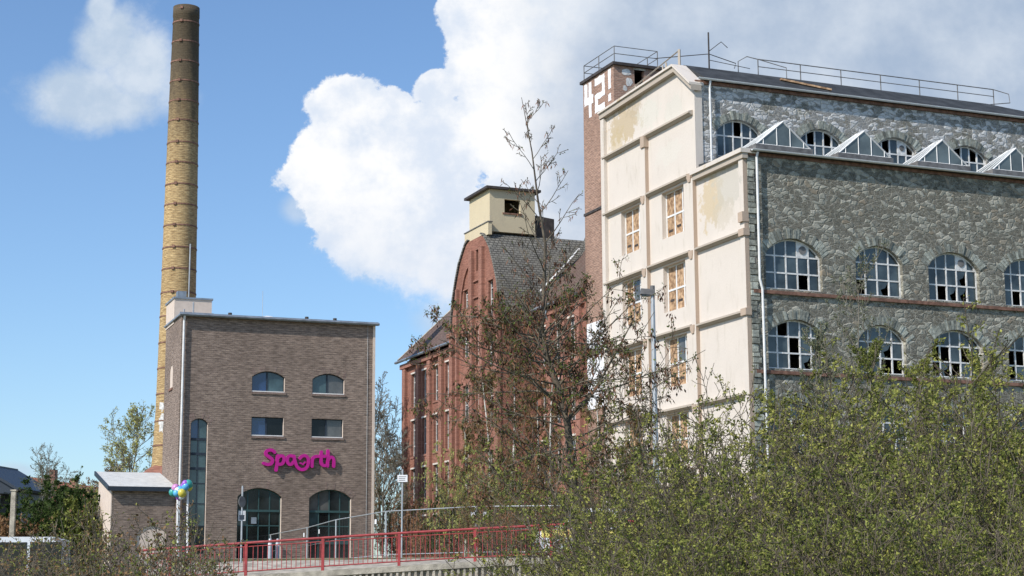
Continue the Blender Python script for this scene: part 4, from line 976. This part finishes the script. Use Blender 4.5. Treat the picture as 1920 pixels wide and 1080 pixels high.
vn = vehicle('van', 'white and yellow van parked behind the railing, mostly hidden by twigs', 'van', (1.0, 66.3, 3.12), R(6), 4.2, 1.7,
             [(0, .3), (4.2, .3), (4.25, 1.0), (4.2, 1.8), (1.5, 1.85), (.75, 1.15), (.05, 1.0)], 'vanwhite', 'vanyel',
             [([(1.05, 1.12), (1.75, 1.12), (1.75, 1.7), (1.58, 1.7)], 'side_window'), ([(1.85, 1.12), (2.8, 1.12), (2.8, 1.7), (1.85, 1.7)], 'side_window')], (.8, 3.4), (.75, 1.05))
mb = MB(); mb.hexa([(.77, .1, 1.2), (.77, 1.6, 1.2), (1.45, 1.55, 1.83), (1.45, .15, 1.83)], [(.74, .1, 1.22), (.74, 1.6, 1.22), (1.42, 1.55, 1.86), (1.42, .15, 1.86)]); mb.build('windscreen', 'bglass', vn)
for y in (.12, 1.3): MB().box(-.02, .06, y, y+.28, .72, .92).build('headlight', 'white', vn)
MB().box(-.08, .05, .02, 1.68, .32, .52).build('bumper', 'greyiron', vn); MB().box(3.2, 3.9, -.014, -.001, .6, 1.5).build('yellow_panel', 'vanyel', vn)
bw = [([(-9.0+1.15*k, 1.3), (-9.0+1.15*k+1.05, 1.3), (-9.0+1.15*k+1.05, 2.8), (-9.0+1.15*k, 2.8)], 'side_window') for k in range(8)]
bs_ = vehicle('bus', 'white bus with yellow stripe and dark windows behind the brown scrub at far left', 'bus', (-15.35, 59.6, .78), R(4), 9.5, 2.4,
              [(-9.6, .3), (0, .3), (.03, 1.4), (-.05, 2.9), (-.2, 2.98), (-9.6, 2.98)], 'vanwhite', 'busyel', bw, (-1.9, -7.4), (.85, 1.0))
MB().box(-9.3, -.3, -.018, .0, 1.08, 1.16).build('stripe', 'zinc', bs_)

h1 = thing('dark_house', 'dark slate-hung house with gable roof at the far left edge', 'house', (-46.5, 150, 0), R(-8))
mb = MB(); mb.prism([(-5, 0), (4.0, 0), (4.0, 11.2), (0.8, 13.1), (-5, 13.1)], 'x', 0, 8); mb.build('wall', 'mglass' if 0 else 'dframe', h1)
mb = MB(); mb.hexa([(.6, -.3, 13.1), (4.5, -.3, 10.9), (4.5, 8.3, 10.9), (.6, 8.3, 13.1)], [(.6, -.3, 13.35), (4.6, -.3, 11.1), (4.6, 8.3, 11.1), (.6, 8.3, 13.35)]); mb.box(-5, .7, -.3, 8.3, 13.12, 13.4); mb.build('roof', 'dframe', h1)
MB().box(.0, .5, -.05, .02, 11.4, 12.6).build('window', 'mglass', h1)
vr = thing('veranda', 'white framed veranda with pale balcony panel below the dark house', 'veranda', (-36.2, 120, 2.5), R(-5))
mb = MB()
for (a, b) in (((-1.6, 0), (-1.6, 6.2)), ((1.1, 0), (1.1, 6.2))): mb.box(a[0]-.07, a[0]+.07, -.07, .07, 0, 6.2)
mb.box(-1.7, 1.2, -.08, .08, 6.1, 6.3); mb.box(-1.6, 1.1, -.05, .05, 3.4, 3.5); mb.box(-1.6, 1.1, -.04, .04, 4.5, 4.56)
mb.build('frame', 'white', vr); MB().box(-1.5, 1.0, -.03, .03, 3.55, 4.2).build('balcony_panel', 'mglass', vr); MB().box(-2.6, 1.4, .1, 3.2, 6.4, 6.5).build('roof', 'dframe', vr)
MB().box(-2.5, 1.3, 3.0, 3.2, 0, 6.4).build('back_wall', 'dframe', vr)
h2 = thing('red_roofed_house', 'low house row with red tiled roof and two brick chimneys beyond trees', 'house', (-50.3, 175, 0), R(-5))
mb = MB(); mb.prism([(0, 0), (8, 0), (8, 10.2), (0, 10.2)], 'x', 0, 7); mb.build('wall', 'rbrick', h2)
mb = MB(); mb.hexa([(-.3, -.4, 10.1), (8.2, -.4, 10.1), (8.2, 7.4, 10.1), (-.3, 7.4, 10.1)], [(-.3, 3.4, 14.3), (8, 3.4, 13.0), (8, 3.6, 13.0), (-.3, 3.6, 14.3)]); roof = mb.build('roof', 'redtile', h2)
for x, z in ((3.3, 14.8), (5.5, 13.9)): MB().box(x-.3, x+.3, 3.0, 3.9, 11, z).build('chimney', 'rbrick2', roof)
gp = thing('concrete_post', 'thin pale concrete post standing in the greenery at far left', 'post', (-27.0, 95, 2.6)); MB().hexa([(-.14, -.14, 0), (.14, -.14, 0), (.14, .14, 0), (-.14, .14, 0)], [(-.12, -.12, 4.9), (.12, -.12, 4.9), (.12, .12, 4.9), (-.12, .12, 4.9)]).build('shaft', 'concrete', gp)
MB().box(-.16, .16, -.16, .16, 4.9, 4.98).build('cap', 'concrete', gp)

# ------------------------------------------------------------------ vegetation
def rv(rg):
    while 1:
        v = Vector((rg.uniform(-1, 1), rg.uniform(-1, 1), rg.uniform(-1, 1)))
        if .05 < v.length < 1: return v.normalized()
def grow(rg, p, d, Ln, r, lvl, br, tips, spec):
    n = max(3, int(spec['seg'][lvl])); pts = [Vector(p)]; dd = Vector(d).normalized(); rr = [r]
    for i in range(n):
        dd = (dd+rv(rg)*spec['wob'][lvl]+Vector((0, 0, spec['up'][lvl]))).normalized()
        pts.append(pts[-1]+dd*Ln/n); rr.append(r*(1-.75*(i+1)/n))
    br.append((pts, rr, lvl))
    if lvl+1 >= len(spec['n']):
        tips.append(pts); return
    k = spec['n'][lvl+1]
    for j in range(int(k*rg.uniform(.8, 1.2)+.5)):
        t = spec['from'][lvl]+(1-spec['from'][lvl])*(j+rg.random())/k; t = min(t, .98)
        i = min(int(t*n), n-1); q = pts[i].lerp(pts[i+1], t*n-i)
        ax = (pts[i+1]-pts[i]).normalized(); side = ax.cross(rv(rg))
        if side.length < .1: continue
        side.normalize(); a = R(spec['ang'][lvl])*rg.uniform(.7, 1.3)
        grow(rg, q, ax*math.cos(a)+side*math.sin(a), Ln*spec['len'][lvl]*rg.uniform(.6, 1.15)*(1.1-.5*t), rr[i]*.6, lvl+1, br, tips, spec)
def tubes(br, sides=(7, 5, 4, 3, 3), rmin=.003):
    mb = MB()
    for pts, rr, lvl in br: mb.tube(pts, [max(x, rmin) for x in rr], sides[min(lvl, 4)], False)
    return mb
def leaves(rg, centers, size, asp=.6, droop=0, jit=.5):
    """diamond shaped folded leaves, one island each"""
    N = len(centers); C_ = np.array([tuple(c) for c in centers]).reshape(N, 3)
    g_ = np.random.default_rng(rg.randint(0, 10**6))
    u = g_.normal(size=(N, 3)); u[:, 2] = u[:, 2]*(1-droop)-droop*2.5; u /= np.linalg.norm(u, axis=1)[:, None]
    a = g_.normal(size=(N, 3)); v = np.cross(u, a); v /= np.linalg.norm(v, axis=1)[:, None]
    s_ = size*(1+jit*(g_.random((N, 1))*2-1))
    V4 = np.stack([C_, C_+u*s_*.5+v*s_*asp*.5, C_+u*s_, C_+u*s_*.5-v*s_*asp*.5], 1).reshape(-1, 3)
    F4 = np.arange(N*4).reshape(N, 4)
    return V4, F4
def leafmesh(name, m, vf, parent):
    me = bpy.data.meshes.new(name); me.from_pydata(vf[0].tolist(), [], vf[1].tolist()); me.materials.append(M[m])
    o = bpy.data.objects.new(name, me); COL.objects.link(o); o.parent = parent; return o
def along(rg, tips, k, jit=.03, lo=.1):
    out = []
    for pts in tips:
        n = len(pts)-1
        for j in range(k):
            t = rg.uniform(lo, 1); i = min(int(t*n), n-1); out.append(pts[i].lerp(pts[i+1], t*n-i)+rv(rg)*jit)
    return out
def copy_tree(o, parent=None):
    c = o.copy(); COL.objects.link(c); c.parent = parent
    for chd in o.children: copy_tree(chd, c)
    return c

def make_tree(name, label, cat, loc, seed, h, r, spec, tmat, leafspecs, group=None, trunk_dir=(0, 0, 1), trunk_r=None, lean=None):
    rg = random.Random(seed); t = thing(name, label, cat, loc, rg.uniform(0, 6.28), group)
    br, tips = [], []
    grow(rg, (0, 0, 0), trunk_dir, h, trunk_r or h*.014, 0, br, tips, spec)
    tubes([b for b in br if b[2] == 0]).build('trunk', tmat, t, True, False)
    tubes([b for b in br if b[2] > 0], rmin=spec.get('rmin', .006)).build('branches', spec.get('bm', tmat), t, True, False)
    for (nm, lm, k, size, asp, droop) in leafspecs:
        leafmesh(nm, lm, leaves(rg, along(rg, tips, k, spec.get('jit', .06)), size, asp, droop), t)
    return t

# --- the alder in front
al = thing('alder_tree', 'slender young tree with catkins and dead brown leaf clusters standing before the factories', 'tree', (0, 0, 0))
rg = random.Random(21)
trunk = [(1.02, 27, -.3), (1.0, 27, 1.9), (.93, 27, 3.3), (.84, 27, 4.35)]
lead = [(.84, 27, 4.35), (.70, 27, 4.85), (.55, 27.02, 5.3), (.46, 27, 5.75), (.50, 27, 6.4), (.53, 27, 7.1), (.42, 27, 7.8), (.33, 27, 8.6), (.17, 27, 9.5)]
mb = MB(); mb.tube(trunk, [.095, .08, .068, .055], 10, False); mb.tube(lead, [.062, .05, .043, .037, .03, .023, .017, .011, .004], 8, False)
mb.build('trunk', 'bark', al, True, False)
br, tips = [], []
sp_lo = dict(seg=[5, 4, 3], wob=[.22, .28, .3], up=[.04, .03, -.02], n=[1, 6, 5], len=[.42, .45], ang=[48, 50], **{'from': [.2, .15]})
sp_hi = dict(seg=[5, 4, 3], wob=[.14, .18, .2], up=[.05, .04, .02], n=[1, 5, 3], len=[.34, .4], ang=[42, 45], **{'from': [.25, .2]})
def axis_pt(pl, t):
    n = len(pl)-1; i = min(int(t*n), n-1); return Vector(pl[i]).lerp(Vector(pl[i+1]), t*n-i)
hi_tips, lo_tips = [], []
for k in range(30):                       # upper crown, ascending
    t = .12+.85*k/30; p = axis_pt(lead, t); a = k*2.4+rg.uniform(-.3, .3); el = R(rg.uniform(38, 52))
    Ln = (1.75-1.25*t)*rg.uniform(.7, 1.1)
    grow(rg, p, (math.cos(a)*math.cos(el), math.sin(a)*math.cos(el), math.sin(el)), Ln, .018*(1.2-t), 0, br, hi_tips, sp_hi)
fork = [(.84, 27, 4.35), (1.25, 27, 4.75), (1.6, 27.1, 5.35), (1.9, 27, 5.9)]
br.append(([Vector(p) for p in fork], [.032, .024, .016, .008], 1))
for k in range(54):                       # lower crown, spreading
    t = k/54; p = axis_pt([trunk[1]]+trunk[2:]+lead[1:4], t); a = k*2.4+rg.uniform(-.4, .4); el = R(rg.uniform(-5, 35))
    Ln = rg.uniform(1.4, 2.9)*(1-.3*t)
    grow(rg, p, (math.cos(a)*math.cos(el), math.sin(a)*math.cos(el)*.8, math.sin(el)), Ln, .015, 0, br, lo_tips, sp_lo)
grow(rg, (.5, 27, 5.75), (-.93, 0, .25), 1.85, .022, 0, br, lo_tips, sp_lo); grow(rg, (.6, 27, 5.2), (-.95, .1, .1), 1.7, .022, 0, br, lo_tips, sp_lo)
tubes(br, rmin=.0045).build('branches', 'twig', al, True, False)
lowc = along(rg, lo_tips, 4, .05)
leafmesh('leaves', 'lalder', leaves(rg, along(rg, lo_tips, 6, .05), .038, .6), al)
leafmesh('leaves', 'lalder', leaves(rg, along(rg, rg.sample(hi_tips, len(hi_tips)//2), 1, .02), .03, .6), al)
cl = []
for p in rg.sample(lo_tips, len(lo_tips)//4):
    c = p[rg.randint(1, len(p)-1)]
    for _ in range(rg.randint(5, 11)): cl.append(c+rv(rg)*rg.uniform(.01, .11))
for _ in range(26):                        # clusters of dead leaves higher up along the leader
    c = axis_pt(lead, rg.uniform(.36, .66))+Vector((rg.uniform(-.4, .5), rg.uniform(-.3, .3), rg.uniform(-.15, .1)))
    for _ in range(12): cl.append(c+rv(rg)*rg.uniform(.01, .12))
leafmesh('dead_leaves', 'ldead', leaves(rg, cl, .062, .42, .75), al)
ck = along(rg, lo_tips, 4, .02, .1)+along(rg, rg.sample(hi_tips, len(hi_tips)*2//5), 2, .01, .5)
V_, F_ = leaves(rg, ck, .10, .15, .93, .25)
leafmesh('catkins', 'catkin', (V_, F_), al)

# --- thicket of shrubs in the right foreground
def shrub_proto(seed, h, r, nst, leafn, lsize, lm, tm, label, spec=None, dead=0, nm='leafy_shrub', cat='shrub', clump=.5):
    rg = random.Random(seed); t = thing(nm, label, cat)
    br, tips = [], []
    sp_ = spec or dict(seg=[6, 4, 3], wob=[.16, .25, .3], up=[.05, .06, .04], n=[1, 8, 5], len=[.36, .42], ang=[42, 48], **{'from': [.22, .15]})
    for k in range(nst):
        a = rg.uniform(0, 6.28); q = rg.random()**.6
        tilt = q*.75
        grow(rg, (math.cos(a)*q*.35*r, math.sin(a)*q*.35*r, -.1), (math.cos(a)*tilt, math.sin(a)*tilt, 1), h*rg.uniform(.75, 1.12)*(1-.12*q), .013*rg.uniform(.7, 1.3), 0, br, tips, sp_)
    tubes(br, (5, 3, 3, 3), .0042).build('stems', tm, t, True, False)
    dense = rg.sample(tips, int(len(tips)*.45)); cs = along(rg, dense, int(leafn*1.7), .025, .35)+along(rg, tips, max(1, int(leafn*.35)), .03)
    leafmesh('foliage', lm, leaves(rg, cs, lsize, .55), t)
    if dead: leafmesh('dead_leaves', 'lbrown', leaves(rg, along(rg, tips, dead, .04), lsize*1.1, .6), t)
    return t
GL = 'leafy spring shrub with thin grey brown stems in the green thicket at lower right'
GG = 'green shrubs of the right thicket'
pA = shrub_proto(1, 3.6, 1.4, 34, 14, .034, 'lshrub', 'twigd', GL); pB = shrub_proto(2, 3.5, 1.5, 34, 12, .034, 'lshrub', 'twig', GL); pC = shrub_proto(5, 3.7, 1.3, 32, 13, .036, 'lshrub', 'twig', GL)
protos = [pA, pB, pC]
spots = []
rg = random.Random(77)
def px2x(px, Y): return (px-960)/3329*Y*1.0+.0057*0
# (pixel column, depth, height factor)
for (px, Y, top) in [(1160, 24, 900), (1240, 23, 850), (1330, 24, 765), (1400, 21, 800), (1470, 24, 775), (1560, 25, 715), (1640, 24, 700), (1730, 25, 690), (1820, 24, 675), (1900, 25, 640), (1960, 23, 650),
                     (1225, 18, 960), (1320, 18, 870), (1420, 18, 850), (1520, 18, 820), (1620, 18, 800), (1720, 18, 790), (1830, 18, 760), (1930, 18, 740),
                     (1205, 14, 1045), (1290, 14, 985), (1400, 14, 950), (1510, 14, 930), (1620, 14, 910), (1740, 14, 900), (1860, 14, 880), (1960, 14, 860)]:
    spots.append((px, Y, top))
for i, (px, Y, top) in enumerate(spots):
    src = protos[i % 3]
    o = src if i < 3 else copy_tree(src)
    z0 = ground_h(px2x(px, Y), Y)
    hgt = HC+(1118-top)/3329*Y-z0
    k = hgt/3.6
    o.location = (px2x(px, Y), Y, z0-.05); o.rotation_euler = (0, 0, i*2.1); o.scale = (max(k, .72), max(k, .72), k); o['group'] = GG
# tall sprigs left of the thicket, in front of the cream wall
spS = dict(seg=[7, 4, 3], wob=[.10, .2, .25], up=[.05, .08, .05], n=[1, 9, 4], len=[.28, .4], ang=[35, 45], **{'from': [.3, .2]})
for i, (px, Y, top, lb) in enumerate(((1335, 21, 672, 'tall loose shrub with pale green sprigs before the lower cream wall'), (1395, 23, 655, 'airy upright shrub crossing the corner of cream wall and stone facade'),
                                      (1240, 26, 700, 'thin twiggy shrub around the street lamp base'))):
    z0 = ground_h(px2x(px, Y), Y); h = HC+(1118-top)/3329*Y-z0
    s_ = shrub_proto(30+i, h, .8, 12, 5, .036, 'lshrub', 'twig', lb, spS); s_.location = (px2x(px, Y), Y, z0)
# saplings against the stone facade
spT = dict(seg=[10, 5, 4, 3], wob=[.05, .15, .2, .25], up=[.03, .10, .08, .04], n=[1, 26, 6, 4], len=[.26, .4, .45], ang=[32, 35, 40], rmin=.009, jit=.05, bm='twigg', **{'from': [.3, .2, .2]})
for i, (px, Y, top, k, lb) in enumerate(((1602, 70, 440, 2, 'tall thin bare sapling climbing the stone facade between first arched windows'), (1545, 66, 590, 3, 'young twiggy tree covering the second row stone arch'),
                                     (1660, 64, 620, 4, 'light green young tree before the second stone arch of lower row'), (1860, 60, 640, 4, 'light green young tree at right edge before the stone facade'), (1755, 62, 650, 4, 'low bushy young tree under the third stone arch'), (1480, 66, 690, 3, 'low twiggy tree by the foot of the white downpipe'))):
    z0 = 3.0; h = HC+(1118-top)/3329*Y-z0
    make_tree('young_tree', lb, 'tree', (px2x(px, Y), Y, z0), 50+i, h*.86, 1, spT, 'twigg', [('foliage', 'lgreygreen' if i < 2 else 'lshrub', k*3, .07, .6, 0)], trunk_r=.05)

# --- birches and scrub in front of the red factory
spB = dict(seg=[9, 6, 5, 5], wob=[.05, .16, .2, .18], up=[.02, .05, -.07, -.22], n=[1, 22, 6, 4], len=[.2, .55, .6], ang=[45, 45, 45], rmin=.006, jit=.04, bm='twig', **{'from': [.2, .15, .15]})
for i, (px, Y, top, lb) in enumerate(((858, 84, 790, 'small white-trunked birch leftmost before the red factory'), (905, 82, 690, 'white birch with forked stem before the curved gable'), (938, 80, 670, 'straight white birch right of the forked one'),
                                     (985, 82, 700, 'slim white birch behind the alder trunk on its left'), (1015, 80, 690, 'slim white birch just left of the alder trunk'), (1120, 78, 720, 'white birch right of the alder by the cream wall'), (1175, 74, 760, 'white birch before the lowest boarded window'))):
    z0 = 3.1; h = HC+(1118-top)/3329*Y-z0
    make_tree('birch_tree', lb, 'tree', (px2x(px, Y)+.3, Y, z0), 80+i, h*.95, 1, spB, 'birch', [('catkins', 'lbrown', 8, .13, .25, .85), ('foliage', 'lalder', 3, .06, .6, .3)], 'birches before the red brick factory', trunk_r=.085, trunk_dir=(.05*((i % 3)-1), 0, 1))
def bushy(name, label, px, Y, top, z0, seed, leafm, rx=1.0, k=6, size=.09, tm='twig', nst=26, dead=0, group=None):
    h = (HC+(1118-top)/3329*Y-z0)*1.12
    t = shrub_proto(seed, h*.92, rx*2, nst, k, size, leafm, tm, label, None, dead, name, 'shrub' if name != 'dense_tree' else 'tree')
    t.location = (px2x(px, Y), Y, z0-.1); t.scale = (rx, rx, 1)
    if group: t['group'] = group
    return t
bushy('willow_shrub', 'yellow green bushy willow before the red factory windows', 868, 80, 840, 3.1, 101, 'lyellow', .62, 7, .10)
bushy('willow_shrub', 'second yellow green shrub between the birches and the alder', 935, 79, 830, 3.1, 102, 'lyellow', .5, 6, .09)
bushy('evergreen_shrub', 'dark green rounded shrub left of the yellow green willow', 828, 81, 905, 3.1, 103, 'ldark', .5, 7, .10)
bushy('brown_shrub', 'dry reddish brown shrub at the foot of the red factory corner', 790, 82, 940, 3.1, 104, 'lbrown', .5, 4, .10)
LG = 'brown and green twiggy undergrowth bush behind the red railing'
u0 = bushy('undergrowth_shrub', LG, 900, 70, 905, 3.1, 110, 'lbrown', .75, 4, .08, dead=0); u1 = bushy('undergrowth_shrub', LG, 1000, 72, 870, 3.1, 111, 'lalder', .75, 5, .08, dead=2)
for j, (px, Y, k, src) in enumerate(((960, 74, .9, u0), (1060, 70, 1.0, u0), (1120, 72, 1.1, u1), (1180, 68, 1.0, u0), (1240, 66, 1.15, u1), (1310, 66, 1.1, u0), (1150, 56, .8, u1), (930, 66, .7, u0))):
    c = copy_tree(src); c.location = (px2x(px, Y), Y, 3.0 if Y > 60 else 1.0); c.rotation_euler = (0, 0, j*1.3); c.scale = (.8*k, .8*k, k)
for o in list(COL.objects):
    if o.name.startswith('undergrowth_shrub'): o['group'] = 'undergrowth bushes behind the railing'

# --- trees between the brown building and the red factory
spN = dict(seg=[8, 6, 5, 4, 3], wob=[.07, .14, .2, .25, .3], up=[.02, .08, .06, .03, .03], n=[1, 16, 8, 7, 3], len=[.5, .5, .5, .5], ang=[40, 38, 40, 42], rmin=.016, jit=.05, bm='twigg', **{'from': [.2, .2, .2, .2]})
make_tree('bare_tree', 'large bare grey tree rising behind the gap between the two brick buildings', 'tree', (-9.6, 130, 3), 120, 11.5, 1, spN, 'twigg', [('buds', 'lgreygreen', 1, .06, .5, 0)], trunk_r=.15)
make_tree('bare_tree', 'smaller bare tree hugging the right edge of the brown brick building', 'tree', (-8.9, 120, 3), 125, 8.5, 1, spN, 'twigg', [('buds', 'lgreygreen', 1, .06, .5, 0)], trunk_r=.11)
for i, (px, Y, top, lm, lb) in enumerate(((712, 112, 890, 'lgreygreen', 'brown green slim tree close to the brown building corner'), (738, 106, 925, 'lalder', 'brushy tree just behind the white sign post'), (760, 100, 945, 'lbrown', 'brown brushy shrub below the red factory edge'))):
    bushy('slim_tree', lb, px, Y, top, 3.1, 130+i, lm, .6, 5, .11, dead=3, nst=20)['category'] = 'tree'

# --- far left
spL = dict(seg=[7, 6, 5, 4], wob=[.08, .16, .2, .25], up=[.02, .06, .04, .03], n=[1, 20, 9, 7], len=[.55, .5, .5], ang=[44, 42, 42], rmin=.014, jit=.12, bm='twigg', **{'from': [.2, .2, .2]})
make_tree('round_tree', 'grey green budding tree with round crown behind the far left chimneys', 'tree', (-36.6, 140, 3), 140, 9.4, 1, spL, 'twigg', [('foliage', 'lgreygreen', 3, .10, .6, 0)], trunk_r=.14)
make_tree('maple_tree', 'yellow green tree in fresh leaf above the shed roof', 'tree', (-28.4, 130, 3), 142, 10.2, 1, spL, 'twigg', [('foliage', 'lyellow', 6, .11, .7, 0)], trunk_r=.14)
make_tree('bare_tree', 'thin brownish tree between the round tree and the shed', 'tree', (-31.0, 132, 3), 143, 7.6, 1, spN, 'twigg', [('foliage', 'lbrown', 2, .10, .6, 0)], trunk_r=.12)
for i, (px, Y, top, lm, rx, lb) in enumerate(((75, 105, 905, 'ldark', 1.1, 'dark green bushy tree below the orange chimneys'), (125, 100, 915, 'ldark', 1.0, 'dark green bushy tree right of the pale post'), (170, 98, 930, 'lshrub', .8, 'olive green bushy tree left of the shed'),
                                              (195, 110, 905, 'lyellow', .5, 'yellowish shrub peeking out beside the shed eave'), (25, 100, 960, 'lbrown', .9, 'brown dense bush beneath the white veranda'))):
    bushy('dense_tree', lb, px, Y, top, 2.6, 150+i, lm, rx, 16 if i < 3 else 8, .17, nst=34)
LS = 'brown twiggy scrub bush with small reddish leaves in the lower left foreground'
q0 = shrub_proto(160, 2.6, 1.3, 24, 2, .04, 'lshrub', 'twig', LS, None, 2, 'twiggy_shrub'); q1 = shrub_proto(161, 2.7, 1.4, 22, 3, .036, 'lalder', 'twig', LS, None, 2, 'twiggy_shrub')
sl_spots = [(30, 26, 985), (120, 27, 960), (215, 26, 915), (290, 27, 945), (345, 25, 1005), (60, 20, 1030), (170, 19, 1000), (260, 20, 985), (330, 19, 1030), (400, 22, 1052), (-20, 24, 990), (10, 34, 960), (150, 36, 930), (240, 35, 925)]
for i, (px, Y, top) in enumerate(sl_spots):
    src = (q0, q1)[i % 2]; o = src if i < 2 else copy_tree(src); z0 = ground_h(px2x(px, Y), Y)
    k = (HC+(1118-top)/3329*Y-z0)/2.85
    o.location = (px2x(px, Y), Y, z0-.05); o.rotation_euler = (0, 0, i*1.7); o.scale = (max(k, .7), max(k, .7), k); o['group'] = 'scrub bushes in the lower left foreground'
# alder-side scrub below the crown
for i, (px, Y, top) in enumerate(((905, 30, 1050), (985, 28, 1040), (1060, 30, 1010), (1120, 28, 1010), (1165, 30, 970))):
    o = copy_tree((q1, q0)[i % 2]); z0 = ground_h(px2x(px, Y), Y); k = (HC+(1118-top)/3329*Y-z0)/2.85
    o.location = (px2x(px, Y), Y, z0); o.rotation_euler = (0, 0, i*1.9+.5); o.scale = (k*.8, k*.8, k); o['group'] = 'scrub around the foot of the slender tree'; o['label'] = 'twiggy scrub bush around the foot of the slender catkin tree'
